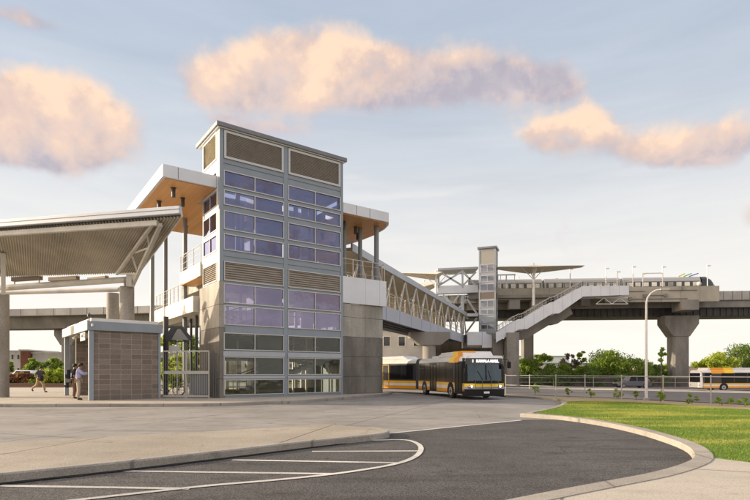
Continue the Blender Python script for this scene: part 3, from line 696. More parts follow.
c = MB(); c.slab([FR+up*.36, FL+up*.36, BL+up*.30, BR+up*.30], .26); c.obj('roof', roofm, sh)
# purlins under the roof
c = MB()
for q in (.22, .44, .66, .86):
    a = FR.lerp(BR, q); b = FL.lerp(BL, q); c.bar(a+up*.04, b+up*.04, .08, .05)
c.obj('purlin', corr, sh)
od = Vector((.2, -.98, 0))
c = MB(); c.bar(FR+od*.12+up*.21, FL+od*.12+up*.21, .2, .38); c.obj('front_fascia', roofm, sh, bevel=.03)
c = MB(); c.bar(FR+od*.235+up*.04, FL+od*.235+up*.04, .02, .03); c.bar(FR+od*.235+up*.24, FL+od*.235+up*.24, .02, .02); c.obj('fascia_seam', mat('seam', (.12, .13, .14), .6), sh)
c = MB(); a = FR+(BR-FR)*.02; c.bar(FR.lerp(FL, .0)+Vector((.02, .03, .12)), BR+up*.1, .06, .34); c.obj('side_trim', whitep, sh)
# front tube beam
fb0 = FR+FLd*1.25-od*.12+up*(-.22); fb1 = FL-od*.12+up*(-.22)
c = MB(); c.bar(fb0, fb1, .2, .26); c.obj('front_beam', tube_m, sh, bevel=.03)
# columns
CA = Vector((-13.85, 28.6, 0)); CB = Vector((-21.45, 29.4, 0)); CA2 = Vector((-17.0, 33.2, 0))
ccm = mat('column_concrete', (.27, .25, .22), .85, n=(1.2, .2), bump=.4, bscale=12, fine=.15, stretch=(1, 1, .5))
for (p, h, r) in ((CA, 6.35, .37), (CB, 6.05, .38), (CA2, 6.7, .37)):
    c = MB(); c.tube([(p.x, p.y, .147), (p.x, p.y, h)], r, 28); c.obj('column', ccm, sh, smooth=True)
# horizontal tubes, brackets and raking struts
t1 = Vector((CA.x+.3, CA.y, 6.78)); t2 = Vector((-21.6, 29.6, 6.45))
c = MB(); c.tube([t1, t2], .17, 14); c.tube([(CA2.x+.4, CA2.y, 6.95), (CA2.x-9, CA2.y+1.2, 6.9)], .15, 14); c.obj('tube_beam', tube_m, sh, smooth=True)
def strut(a, b, w=.12, m=tube_m, par=sh): c = MB(); c.bar(a, b, w, w*1.2); return c.obj('raking_strut', m, par, bevel=.01)
topn = Vector((CA.x+.25, CA.y-.15, 6.4))
fr0 = fb0+up*(-.05)
strut(topn+Vector((-.75, 0, .65)), fr0+Vector((-.25, 0, 0)), .13); strut(topn+Vector((.12, 0, 0)), fr0+Vector((.12, 0, -.02)), .17)
A0, A1, B0, B1 = topn+Vector((-.75, 0, .65)), fr0+Vector((-.25, 0, 0)), topn+Vector((.12, 0, 0)), fr0+Vector((.12, 0, -.02))
for q0, q1, fl in ((.0, .22, 0), (.22, .45, 1), (.45, .66, 0), (.66, .85, 1)):
    if fl: strut(A0.lerp(A1, q1), B0.lerp(B1, q0), .07)
    else: strut(A0.lerp(A1, q0), B0.lerp(B1, q1), .07)
strut(topn+Vector((.15, -.3, -.1)), topn+Vector((.15, -.3, .6)), .3)
strut(topn+Vector((-.3, 0, .4)), topn+Vector((-.9, 1.6, -.9)), .12); strut(topn+Vector((-1.6, 2.6, .6)), topn+Vector((-.9, 1.6, -.9)), .12)
tb = Vector((CB.x+.15, CB.y-.2, 6.05)); strut(Vector((-21.2, 29.2, 6.05)), Vector((-20.55, 28.3, 8.2)), .22)
for k, (px, w_) in enumerate(((27, 28), (64, 28), (98, 18))):
    a = P(px-w_/2, 279.8, 31.5); b = P(px+w_/2, 278, 31.0)
    c = MB(); c.bar(a, b, .28, .22); lf = c.obj('light_fitting', mat('fitting_brown', (.16, .12, .08), .6), sh, bevel=.01)
    c = MB(); c.bar(a+up*.13, b+up*.13, .3, .05); c.obj('light_cover', whitep, lf)
    c = MB(); c.tube([a+Vector((.1, 0, -.3)), a+Vector((.1, 0, .0))], .04, 6); c.tube([b+Vector((-.1, 0, -.3)), b+Vector((-.1, 0, 0))], .04, 6); c.obj('bracket', tube_m, lf)
# ------------------------------------------------------------------ gate / bike enclosure
ga = Vector((-11.72, 28.35, .15)); gb = T(.2, 2.0, .15); gb = Vector(((209-375)/F*28.2, 28.2, .15))
gt = thing('bicycle_gate', 'pale metal double gate panel with mid rail between block kiosk and tower', 'gate', ga, math.atan2(gb.y-ga.y, gb.x-ga.x)); gl = (gb-ga).length
c = MB(); hh = 2.6
for x in (0, gl/2-.04, gl/2+.04, gl): c.bar((x, 0, 0), (x, 0, hh), .055)
for z in (.12, 1.42, hh): c.bar((0, 0, z), (gl, 0, z), .07 if z != 1.42 else .06, .08 if z != 1.42 else .17)
c.obj('gate_frame', mat('gate_paint', (.40, .39, .36), .45, metal=.3), gt)
c = MB()
for i in range(1, 20): x = gl*i/20; c.bar((x, .0, .12), (x, .0, hh), .012)
c.obj('mesh_infill', mat('gate_wire', (.4, .38, .35), .5, metal=.5), gt)
c = MB(); c.box(gl*.56, gl*.97, .05, .09, .2, 1.32); c.obj('solid_panel', mat('gate_panel', (.13, .14, .14), .5), gt)
c = MB(); c.bar((gl/2, -.06, 1.1), (gl/2, -.06, 1.35), .03); c.obj('handle', alu, gt)
for k in (1, 2): c = MB(); c.bar((gl+.12*k+.1, .1, 0), (gl+.12*k+.1, .1, 2.7-.1*k), .05); c.obj('side_post', dsteel, gt)
def bicycle(loc, rz, col, label):
    b = thing('bicycle', label, 'bicycle', loc, rz, 'bicycles parked behind the gate')
    for x in (-.52, .52):
        c = MB(); c.tube([(x+.33*math.cos(a), 0, .35+.33*math.sin(a)) for a in [2*PI*k/24 for k in range(25)]], .02, 6, caps=False)
        wl = c.obj('wheel', rubber, b)
        c = MB()
        for k in range(10): c.tube([(x, 0, .35), (x+.32*math.cos(k*PI/5), 0, .35+.32*math.sin(k*PI/5))], .004, 4)
        c.obj('spoke', alu, wl)
    m = mat('bike_'+label.split()[0], col, .35)
    c = MB(); pts = {'bb': (-.08, 0, .32), 'st': (-.2, 0, .78), 'ht': (.38, 0, .8), 'hb': (.42, 0, .68), 'ra': (-.52, 0, .35), 'fa': (.52, 0, .35)}
    for a, d in (('bb', 'st'), ('st', 'ht'), ('bb', 'hb'), ('ht', 'hb'), ('bb', 'ra'), ('st', 'ra'), ('hb', 'fa')): c.tube([pts[a], pts[d]], .018, 8)
    c.obj('frame', m, b)
    c = MB(); c.box(-.33, -.08, -.06, .06, .86, .91); c.tube([(-.2, 0, .78), (-.22, 0, .87)], .015, 6); c.obj('saddle', black, b, bevel=.02)
    c = MB(); c.tube([(.38, 0, .8), (.35, 0, 1.0)], .014, 6); c.tube([(.28, -.28, 1.0), (.38, 0, 1.0), (.28, .28, 1.0)], .014, 6); c.obj('handlebar', black, b)
    c = MB(); c.cyl((-.08, -.03, .32), .09, .02, 16, 'y'); c.bar((-.08, -.08, .32), (-.02, -.08, .18), .02); c.obj('crank', dsteel, b); return b
bicycle((-12.2, 30.4, .15), .5, (.05, .12, .16), 'teal bicycle standing behind the left half of the gate')
bicycle((-11.5, 31.4, .15), .35, (.25, .04, .03), 'red bicycle standing further back behind the gate')
# hanging info display and lamp post by the gate
ds = thing('information_display', 'pair of tilted grey display panels like a tent above the gate', 'display', (P(178, 340, 30.5).x, 30.5, 0), .3)
c = MB(); c.bar((-.55, 0, 3.45), (-.1, 0, 4.25), .06, .5); c.bar((.6, 0, 3.45), (.02, 0, 4.25), .06, .5); c.bar((-.6, 0, 3.43), (.66, 0, 3.43), .05, .06); c.obj('panel_case', dsteel, ds)
c = MB(); c.quad((-.02, -.26, 4.14), (.14, -.26, 4.14), (.62, -.26, 3.5), (-.35, -.26, 3.5)); c.obj('panel_face', mat('display_face', (.30, .29, .27), .4), ds, fix=False)
c = MB(); c.tube([(-.05, .1, .15), (-.05, .1, 3.45)], .05, 8); c.obj('pole', whitep, ds)
c = MB(); c.box(-.5, .12, -.2, .1, 2.85, 3.15); c.obj('camera_box', whitep, ds, bevel=.03)
# ------------------------------------------------------------------ covered bridge
BA = Vector((-1.9, 40.4, 0)); BB = Vector((15.75, 88.0, 0)); bd = (BB-BA); BLn = bd.length; bang = math.atan2(-bd.x, bd.y)
br = thing('covered_footbridge', 'long covered footbridge with cream screens and V shaped struts running to the station', 'footbridge', BA, bang)
# local: y along, x to the right (near side at x = 0)
WB = 4.2
c = MB(); c.box(-WB, 0, 0, BLn, 11.28, 11.42); c.obj('roof', roofm, br)
c = MB(); c.bar((.06, 0, 11.45), (.06, BLn, 11.45), .16, .6); c.bar((-WB, 0, 11.45), (-WB, BLn, 11.45), .16, .6); c.obj('roof_fascia', mat('bridge_fascia', (.42, .45, .50), .45, n=(.3, .06)), br)
nseg = 12
c = MB(); c.box(-.1, 0.02, 0, BLn, 6.5, 7.84); c.box(-WB, -WB+.12, 0, BLn, 6.5, 7.84); c.obj('floor_fascia', mat('bridge_girder', (.40, .43, .50), .45, n=(.2, .06)), br)
c = MB()
for k in range(1, nseg): y = BLn*k/nseg; c.box(.02, .03, y-.015, y+.015, 6.52, 7.82)
c.obj('panel_seam', dsteel, br)
c = MB(); c.box(-WB+.12, -.1, 0, BLn, 7.5, 7.8); c.obj('deck', conc, br)
c = MB()
for x in (-.35, -1.2, -2.1, -3.0, -3.85): c.box(x-.12, x+.12, .2, BLn-.2, 6.75, 7.5)
c.obj('under_beam', interd, br)
c = MB()
for k in range(nseg*2): y0 = BLn*k/(nseg*2); y1 = BLn*(k+1)/(nseg*2); c.box(-WB+.2, -WB+.25, y0+.08, y1-.08, 7.9, 11.0)
c.obj('screen_panel', creamw, br)
c = MB(); c.box(-WB+.3, -.15, .2, BLn, 11.2, 11.27); c.obj('ceiling', creamw, br)
for k in range(nseg):
    y0 = BLn*k/nseg; y1 = BLn*(k+1)/nseg; ym = (y0+y1)/2
    c = MB(); c.tube([(-.08, y0, 7.84), (-.08, ym, 11.2)], .11, 8); c.obj('strut', tube_m, br)
    c = MB(); c.tube([(-.08, ym, 11.2), (-.08, y1, 7.84)], .11, 8); c.obj('strut', tube_m, br)
    c = MB(); c.tube([(-WB+.35, ym, 7.84), (-WB+.35, ym, 11.2)], .08, 8); c.sphere((-.12, ym, 11.0), .17, 8); c.obj('node', dsteel if False else tube_m, br)
c = MB()
for z in (8.4, 9.0): c.tube([(-.25, 0, z), (-.25, BLn, z)], .035, 6)
for k in range(nseg*3+1): y = BLn*k/(nseg*3); c.bar((-.25, y, 7.84), (-.25, y, 9.0), .03)
c.obj('handrail', tube_m, br)
c = MB()
for k in range(nseg): y = BLn*(k+.3)/nseg; c.box(-.6, -.2, y, y+.9, 9.6, 9.95) if k % 3 == 1 else None
if c.v: c.obj('hanging_light', interior, br)
# pier under the bridge
def pier(name, label, x, y, r, zt, cw, ch, rz=0.0, zb=-.6, taper=.5, cd=1.6, sq=False, m=conc_far):
    p = thing(name, label, 'bridge pier', (x, y, H(x, y)), rz); z0 = -.1-H(x, y)*0
    c = MB(); zz = zt-ch-H(x, y)
    if sq: c.box(-r, r, -r*.8, r*.8, -.1, zz)
    else: c.tube([(0, 0, -.1), (0, 0, zz)], r, 24)
    c.obj('shaft', m, p, smooth=not sq, bevel=.05 if sq else 0)
    c = MB(); c.prism([(-cw*taper, zz), (cw*taper, zz), (cw, zz+ch*.55), (cw, zz+ch), (-cw, zz+ch), (-cw, zz+ch*.55)], -cd/2, cd/2, 'y'); c.obj('pier_head', m, p, bevel=.04)
    return p
pier('footbridge_pier', 'hammerhead concrete pier under the covered footbridge above the articulated bus', 6.6, 62.5, .8, 6.45, 2.45, 1.6, .1, cd=1.8)
# landing box
lb = thing('stair_landing', 'white panelled landing box at the far end of the covered footbridge', 'landing', (0, 0, 0))
c = MB()
for (xa, xb, za, zb) in ((15.2, 17.6, 6.0, 8.2), (17.63, 19.7, 5.6, 8.2), (19.73, 20.4, 5.6, 8.2)): c.box(xa, xb, 84.2, 84.5, za, zb)
c.obj('fascia_panel', white, lb, bevel=.01)
c = MB(); c.box(15.2, 20.4, 84.5, 89.5, 5.7, 7.9); c.obj('slab', conc_far, lb)
# ------------------------------------------------------------------ lift tower
lt = thing('lift_tower', 'slim glazed lift tower with stacked windows in front of the elevated station', 'tower', (17.15, 84.6, 0), -.364)
LW = 2.75; LD = 2.6
c = MB()
for x in (0, LW-.22): 
    for y in (0, LD-.22): c.box(x, x+.22, y, y+.22, 7.9, 21.9)
lrows = []
zt = 21.9
segs = [('cream', 19.5, 21.5), ('win', 18.0, 19.3), ('win', 16.4, 17.5), ('win', 14.9, 16.1), ('brown', 13.6, 14.7), ('win', 12.2, 13.4), ('win', 11.0, 11.9), ('win', 9.7, 10.7), ('win', 8.6, 9.4)]
z = 21.9
for (k, z0, z1) in segs:
    c.box(.22, LW-.22, .03, .2, z1, z); c.box(LW-.2, LW-.03, .22, LD-.22, z1, z); c.box(.03, .2, .22, LD-.22, z1, z); z = z0
c.box(.22, LW-.22, .03, .2, 7.9, z); c.box(LW-.2, LW-.03, .22, LD-.22, 7.9, z); c.box(.03, .2, .22, LD-.22, 7.9, z)
c.obj('frame', mat('lift_steel', (.25, .27, .29), .5), lt)
for (k, z0, z1) in segs:
    if k == 'win':
        window(lt, .22, LW-.22, z0, z1, 0, gl_tower2, 1, .09, fm=steel_l); window(lt, .22, LD-.22, z0, z1, LW-.08, gl_tower2, 1, .09, ax='y', fm=steel_l)
    else:
        c = MB(); c.box(.22, LW-.22, .05, .15, z0, z1); c.box(LW-.15, LW-.05, .22, LD-.22, z0, z1); c.obj('infill_panel', mat('panel_sand', (.27, .26, .235), .6) if k == 'cream' else mat('panel_brown', (.12, .095, .08), .6), lt)
c = MB(); c.box(-.2, LW+.2, -.2, LD+.2, 21.9, 22.2); c.obj('roof', mat('roof_dark_grey', (.1, .1, .1)), lt)
c = MB(); c.box(.3, LW-.3, LD-.5, LD-.3, 7.9, 21.9); c.obj('lift_shaft', interior, lt)
# ------------------------------------------------------------------ cross-truss overpass left of the lift
op = thing('truss_overpass', 'white X braced truss gallery crossing above the tracks left of the lift tower', 'footbridge', (0, 0, 0))
Yo = 88.5
def pt(px, py, Y=None): return P(px, py, Y or Yo)
c = MB(); a = pt(437.5, 269.6); b = pt(478, 268); c.bar(a+Vector((0, 2, 0)), b+Vector((0, 2, 0)), 4.6, .35); c.obj('roof', steel_l, op)
c = MB(); a = pt(437.5, 290); b = pt(478, 288.5); c.bar(a+Vector((0, 0, 0)), b, .2, 1.35); c.obj('fascia_panel', white, op)
c = MB(); c.bar(a+Vector((0, 2, 0)), b+Vector((0, 2, 0)), 3.8, .5); c.obj('deck', conc_far, op)
for (x0, y0, x1, y1) in ((439, 285.5, 462, 271.5), (439, 271.5, 462, 285.5), (463, 285.5, 476, 272), (463, 272, 476, 285.5), (443, 295, 468, 319), (459, 295, 444, 316), (464, 295, 478, 315), (477, 318, 466, 333), (468, 296, 452, 318)):
    c = MB(); c.bar(pt(x0, y0), pt(x1, y1), .28); c.obj('brace', steel_l, op)
for px in (438.5, 462.5): c = MB(); c.bar(pt(px, 270), pt(px, 288), .3); c.obj('post', steel_l, op)
c = MB(); c.bar(pt(462.5, 295), pt(462.5, 334), .45); c.obj('post', steel_l, op)
c = MB(); c.bar(pt(464, 315), pt(478, 315), .3, .5); c.obj('tie_beam', white, op)
# ------------------------------------------------------------------ viaduct and piers
path = [(-170, 122), (-120, 118), (-70, 113), (-25, 103.5), (0, 97), (20, 92.8), (40, 90.8), (60, 89.2), (80, 87.6), (130, 84.5), (200, 82)]
pc = catmull([Vector(p) for p in path], 6)
def loft(name, prof, m, parent):
    mb = MB(); n = len(pc); k = len(prof); vs = []
    for i in range(n):
        d = (pc[min(i+1, n-1)]-pc[max(i-1, 0)]).normalized(); nr = Vector((-d.y, d.x))
        for (o, z) in prof: q = pc[i]+nr*o; vs.append((q.x, q.y, z))
    fs = [(i*k+j, (i+1)*k+j, (i+1)*k+(j+1) % k, i*k+(j+1) % k) for i in range(n-1) for j in range(k)]
    fs += [tuple(range(k)), tuple(range(n*k-1, (n-1)*k-1, -1))]
    mb.add(vs, fs); return mb.obj(name, m, parent)
via = thing('rail_viaduct', 'long elevated concrete rail viaduct crossing behind the whole station', 'viaduct')
loft('girder', [(1.6, 11.4), (6.4, 11.4), (7.8, 13.9), (.5, 13.9)], conc_far, via)
pall = pc; pc = [q for q in pall if q.x > 14]
loft('deck_beam', [(-.9, 12.75), (1.2, 12.75), (1.2, 13.89), (-.9, 13.89)], conc_far, via)
loft('side_girder', [(-.3, 11.35), (.4, 11.35), (.4, 12.74), (-.3, 12.74)], mat('girder_shaded', (.035, .032, .03), .6, n=(.8, .3)), via)  # near-black colour paints the shade on the girder under the deck
c = MB()
for i in range(0, len(pc)-1):
    for f in (0, .33, .66):
        q = pc[i].lerp(pc[i+1], f); d = (pc[i+1]-pc[i]).normalized(); q = q-Vector((-d.y, d.x))*.38; c.box(q.x-.05, q.x+.05, q.y-.05, q.y+.1, 11.4, 12.7)
c.obj('stiffener', MATS['girder_shaded'], via)
pc = pall
loft('deck_edge', [(-1.1, 13.9), (9, 13.9), (9, 14.35), (-1.1, 14.35)], conc_far, via)
loft('parapet', [(-1.2, 14.0), (-1.0, 14.0), (-1.0, 15.5), (-1.2, 15.5)], mat('parapet_pale', (.36, .35, .325), .85, n=(.3, .15)), via)
loft('parapet', [(9.0, 14.0), (9.2, 14.0), (9.2, 15.5), (9.0, 15.5)], conc_far, via)
c = MB()
for i in range(0, len(pc)-1):
    for f in (0, .5):
        q = pc[i].lerp(pc[i+1], f); d = (pc[i+1]-pc[i]).normalized(); nr = Vector((-d.y, d.x))*-1.21; q = q+nr; c.box(q.x-.04, q.x+.04, q.y-.02, q.y+.04, 14.0, 15.5)
c.obj('parapet_joint', concd, via)
def vpier(x, y, label):
    p = thing('viaduct_pier', label, 'pier', (x, y, H(x, y)), -.08, 'piers of the rail viaduct'); o = -H(x, y)
    c = MB(); pr = [(-1.35, 1.0), (-1.0, 1.3), (1.0, 1.3), (1.35, 1.0), (1.35, -1.0), (1.0, -1.3), (-1.0, -1.3), (-1.35, -1.0)]
    c.prism(pr, -.1, 7.7+o); c.obj('shaft', concd if False else mat('pier_concrete', (.20, .185, .16), .85, n=(.5, .25), bump=.3, bscale=6, stretch=(1, 1, .35), fine=.12), p)
    c = MB(); c.prism([(-1.35, 7.7+o), (1.35, 7.7+o), (2.85, 9.9+o), (2.85, 11.3+o), (-2.85, 11.3+o), (-2.85, 9.9+o)], -1.4, 1.4, 'y'); c.obj('pier_head', MATS['pier_concrete'], p, bevel=.05)
    return p
v1 = vpier((684-375)/F*87.5, 89.3, 'flared viaduct pier standing behind the white and yellow bus on the right')
c = MB(); c.box(-1.7, .8, -5.3, -1.4, 11.8-H(52, 89), 13.5-H(52, 89)); c.obj('cross_beam', MATS['concrete_viaduct'], v1, bevel=.05)
vpier(-70, 117.5, 'flared viaduct pier seen far left past the bus shelter column')
vpier(-30, 108.5, 'flared viaduct pier behind the shelter and kiosk')
vpier(108, 89, 'flared viaduct pier right of the yellow and white bus')
for (x, y, r, zt, lab) in ((22.0, 82.5, .98, 7.9, 'square concrete pillar under the white stair, right one of the close pair'), (20.1, 84.5, .85, 7.9, 'square concrete pillar under the white stair, left one of the close pair'), (27.5, 92.5, .9, 11.4, 'dark concrete pillar under the station platform behind the stair')):
    p = thing('station_pillar', lab, 'pillar', (x, y, H(x, y))); c = MB(); c.box(-r, r, -r, r, -.1, zt-H(x, y)); c.obj('shaft', MATS['pier_concrete'], p, bevel=.08)
# ------------------------------------------------------------------ platform
st = thing('station_platform', 'elevated station platform with beige barrier panels beside the train', 'platform', (40, 87.2, 0), -.08)
c = MB()
for k in range(12):
    x0 = -19.5+k*3.05; c.box(x0+.015, x0+3.03, -1.2, -.95, 13.3 if k > 5 else 14.4, 15.85)
c.obj('barrier_panel', mat('platform_beige', (.36, .33, .27), .7, n=(.5, .12)), st)
c = MB(); c.box(-19.5, 17.1, -.95, 1.2, 13.9, 14.6); c.box(-19.5, -5, -1.5, -1.2, 14.2, 14.7); c.obj('platform_slab', conc_far, st)
for (x0, w_, z0) in ((-17, 1.8, 12.4), (-13.3, 2.6, 11.6), (-9.4, 2.0, 12.4), (-5, 1.4, 12.8)): c = MB(); c.box(x0, x0+w_, -1.0, .6, z0, 13.9); c.obj('equipment_box', conc_far, st)
c = MB()
for (a, b, z) in ((1.5, 5.2, 15.1), (5.2, 8.5, 14.4), (2.8, 12, 13.8), (9, 13.5, 15.2)): c.tube([(a, -1.28, z), (b, -1.28, z)], .07, 6)
for (x, z) in ((1.5, 15.1), (5.2, 14.4), (8.5, 14.4), (11, 15.5), (2.8, 13.9)): c.box(x-.25, x+.25, -1.5, -1.2, z-.3, z+.2)
c.obj('conduit', mat('conduit', (.2, .18, .15), .6), st)
c = MB(); c.tube([(-19.5, -1.08, 16.7), (-4, -1.08, 16.7)], .04, 6)
for k in range(14): x = -19.5+k*1.15; c.tube([(x, -1.08, 15.85), (x, -1.08, 16.7)], .03, 5)
c.obj('railing', alu, st)
def Sx(px, Y=86.0): return (px-375)/F*Y-40
for px, zt, k in ((503, 18.3, 0), (508.5, 18.3, 0), (572, 19.2, 1), (607, 19.2, 1), (618, 18.6, 2), (633, 19.4, 1), (642.5, 18.2, 2), (661.5, 19.3, 2), (704, 19.4, 2)):
    x = Sx(px); yy = -1.1+.08*x*0; m_ = MB(); m_.tube([(x, yy, 13.6 if k == 2 else 15.8), (x, yy, zt)], .08 if k != 0 else .06, 8)
    if k: m_.box(x-.1, x+.5, yy-.1, yy+.1, zt-.25, zt-.1)
    m_.obj('mast', whitep, st)
c = MB(); a = Sx(642.5); b = Sx(661.5); c.bar((a, -1.1, 18.1), (b, -1.1, 18.1), .1, .16); c.obj('gantry', whitep, st); c = MB(); a = Sx(500); b = Sx(518); c.bar((a, -1.1, 18.2), (b, -1.1, 18.2), .1, .2)
for px in (500.5, 509, 517): x = Sx(px); c.bar((x, -1.1, 14.5), (x, -1.1, 18.2), .1)
c.obj('gantry', whitep, st)
# ------------------------------------------------------------------ train
tr = thing('metro_train', 'driverless metro train with teal nose stripe stopped at the elevated station', 'train', (57.4, 87.45+1.0, 0), -.08)
# local x towards the rear is negative
prof = [(-1.3, 14.55), (-1.38, 15.0), (-1.38, 17.2), (-1.15, 17.7), (-.7, 17.95), (.7, 17.95), (1.15, 17.7), (1.38, 17.2), (1.38, 15.0), (1.3, 14.55)]
tm = mat('train_silver', (.36, .355, .34), .4, metal=.2)
for k in range(3):
    x1 = -1.6-k*13.2-.2; x0 = x1-12.8; c = MB(); c.prism(prof, x0, x1, 'x'); cb_ = c.obj('car_body', tm, tr, bevel=.03)
    c = MB(); c.box(x0+.3, x1-.3, -1.40, -1.385, 16.15, 17.12); c.obj('window_band', gl_car if False else mat('train_band', (.05, .055, .06), .15), cb_)
    for j in range(9):
        xx = x0+.7+j*1.35; c = MB(); c.box(xx, xx+.85, -1.412, -1.402, 16.3, 17.0); c.obj('window', mat('train_pane', (.60, .57, .48), .2, n=(.3, .6)), cb_)
c = MB()
# nose: tapering loft
secs = [(-1.6, 1.0, 0), (-.7, .97, 0), (.1, .86, .35), (.6, .70, .9)]
n = len(prof); vs = []
for (x, s, dz) in secs:
    for (y, z) in prof: vs.append((x, y*s, 14.55+(z-14.55)*(1-dz*.35)))
fs = [(i*n+j, i*n+(j+1) % n, (i+1)*n+(j+1) % n, (i+1)*n+j) for i in range(3) for j in range(n)]+[tuple(range(n)), tuple(3*n+j for j in range(n-1, -1, -1))]
c.add(vs, fs); c.obj('nose', mat('train_nose', (.03, .035, .04), .15), tr, smooth=True)
teal = mat('teal_paint', (.05, .42, .40), .35)
c = MB(); c.bar((-1.6, -1.42, 16.0), (.1, -1.25, 16.1), .04, .35, (0, 0, 1)); c.bar((.1, -1.25, 16.1), (.74, -.9, 16.3), .06, .35); c.obj('stripe', teal, tr)
c = MB(); c.sphere((-2.1, -1.33, 16.6), .42, 16); c.obj('side_emblem', mat('emblem', (.6, .55, .48), .4), tr, smooth=True)
for k, col in enumerate(((.75, .55, .04), (.12, .5, .08), (.05, .08, .55))):
    c = MB(); c.bar((-5.2+k*.9, -.8, 18.0), (-4.0+k*1.1, -.6, 18.55), .12, .16); c.obj('roof_stripe', mat('flash_%d' % k, col, .4), tr)
# ------------------------------------------------------------------ white stair
YS = 82.0
stt = thing('station_stair', 'long white panelled stair descending from the elevated platform to the landing', 'staircase')
topl = [(496, 332.5), (518, 319.2), (523, 318.8), (550, 302.4), (554, 302), (583, 286), (629, 285.6)]
botl = [(629, 294.8), (583, 296.6), (559, 313.4), (552, 313.8), (527, 329), (519, 329.4), (496, 342.5)]
def s_pts(l, Y): return [((px-375)/F*Y, CH+(372-py)/F*Y) for px, py in l]
fullp = s_pts(topl+botl, YS)
for y0 in (YS, YS+3.0):
    c = MB(); c.prism(fullp, y0, y0+.15, 'y'); c.obj('side_panel', white, stt)
c = MB(); tp = s_pts(topl, YS)
for i in range(len(tp)-1):
    (xa, za), (xb, zb) = tp[i], tp[i+1]; n = max(1, int((zb-za)/.17))
    for k in range(n):
        x0 = xa+(xb-xa)*k/n; x1 = xa+(xb-xa)*(k+1)/n; zz = za+(zb-za)*(k+1)/n-1.0; c.box(x0, x1, YS+.2, YS+2.95, zz-.2, zz)
c.obj('step', conc_far, stt)
for y0 in (YS+.07, YS+3.07):
    c = MB()
    for i in range(len(tp)-1):
        (xa, za), (xb, zb) = tp[i], tp[i+1]; c.tube([(xa, y0, za+.8), (xb, y0, zb+.8)], .05, 6); c.tube([(xa, y0, za+.4), (xb, y0, zb+.4)], .025, 6)
        n = max(1, int((xb-xa)/.55))
        for k in range(n+1): t = k/n; c.bar((xa+(xb-xa)*t, y0, za+(zb-za)*t), (xa+(xb-xa)*t, y0, za+(zb-za)*t+.8), .06)
    c.obj('handrail', mat('rail_grey', (.36, .34, .31), .5), stt)
c = MB()
for k in range(1, 14):
    px = 496+k*9.5; 
    x = (px-375)/F*YS
    # seam height follows the panel
    def zat(l):
        q = sorted(s_pts(l, YS)); 
        for i in range(len(q)-1):
            if q[i][0] <= x <= q[i+1][0]: t = (x-q[i][0])/max(1e-6, q[i+1][0]-q[i][0]); return q[i][1]+(q[i+1][1]-q[i][1])*t
        return q[-1][1]
    c.box(x-.015, x+.015, YS-.008, YS, zat(botl)+.02, zat(topl)-.02)
c.obj('panel_seam', mat('seam_grey', (.3, .3, .3), .6), stt)
# underside soffit of second flight behind, in shade
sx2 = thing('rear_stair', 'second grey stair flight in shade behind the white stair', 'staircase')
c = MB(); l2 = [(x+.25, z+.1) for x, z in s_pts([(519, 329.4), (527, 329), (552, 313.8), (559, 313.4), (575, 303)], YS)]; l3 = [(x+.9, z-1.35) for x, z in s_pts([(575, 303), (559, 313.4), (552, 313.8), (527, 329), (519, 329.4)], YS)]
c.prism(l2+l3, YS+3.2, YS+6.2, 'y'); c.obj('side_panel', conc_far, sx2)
# lattice under the top landing
c = MB(); a = s_pts([(596, 296), (628, 296)], YS+1); (xa, za), (xb, zb) = a
c.tube([(xa, YS+1, za-.3), (xb, YS+1, za-.3)], .07, 6); c.tube([(xa, YS+1, za-1.3), (xb, YS+1, za-1.3)], .07, 6)
n = 4
for k in range(n): x0 = xa+(xb-xa)*k/n; x1 = xa+(xb-xa)*(k+1)/n; c.tube([(x0, YS+1, za-.3 if k % 2 else za-1.3), (x1, YS+1, za-1.3 if k % 2 else za-.3)], .06, 6)
c.obj('lattice', whitep, stt)
# ------------------------------------------------------------------ sail canopies
def sail(x, y, zt, wl, wr, wy, label, zb=13.9, droop=1.2, mast=True, tip=.0):
    s = thing('sail_canopy', label, 'canopy', (x, y, 0), -.08, 'cream fabric sail canopies over the platform')
    mb = MB(); nu, nv = 28, 10; vs = []; fs = []
    for i in range(nu+1):
        u = -1+2*i/nu; xx = u*(wl if u < 0 else wr); hw = wy*(1-.72*abs(u)**1.3)
        for j in range(nv+1):
            v = -1+2*j/nv; r = math.hypot(xx, v*hw)
            zz = zt+tip*abs(u)-droop*math.exp(-(r/1.9)**2)*0+(.25*math.exp(-(r/1.2)**2))-droop*(1-abs(u))*abs(v)**1.6
            vs.append((xx, v*hw, zz))
    for i in range(nu):
        for j in range(nv): a = i*(nv+1)+j; fs.append((a, a+nv+1, a+nv+2, a+1))
    mb.add(vs, fs); o = mb.obj('fabric', cream, s, smooth=True); md = o.modifiers.new('solid', 'SOLIDIFY'); md.thickness = .04
    if mast:
        c = MB(); c.tube([(0, 0, zb), (0, 0, zt+.6)], [.24, .17], 12); c.obj('mast', whitep, s, smooth=True)
        c = MB()
        for q in (-1, 1): c.tube([(0, 0, zt-2.2), (q*2.0, 0, zt-.05)], .07, 6); c.tube([(0, 0, zt-2.2), (0, q*wy*.7, zt-.6)], .07, 6)
        c.obj('strut', whitep, s)
    return s
sail((533.6-375)/F*85.2, 85.2, 19.15, 6.6, 8.0, 3.0, 'cream sail canopy on a pale mast above the white stair', 12.6, .6, tip=-.1)
sail((436-375)/F*87, 87, 18.3, 6.0, 1.2, 2.8, 'cream sail canopy left of the X braced gallery', 12, .6, tip=.1)
sail((520-375)/F*95, 96, 18.9, 9.0, 7.0, 3.6, 'lower cream sail canopy behind the train right of the lift tower', 14, 1.3)
sail((425-375)/F*96, 98, 18.6, 8.0, 3.5, 3.6, 'lower cream sail canopy behind the footbridge roof on the left', 14, 1.3)
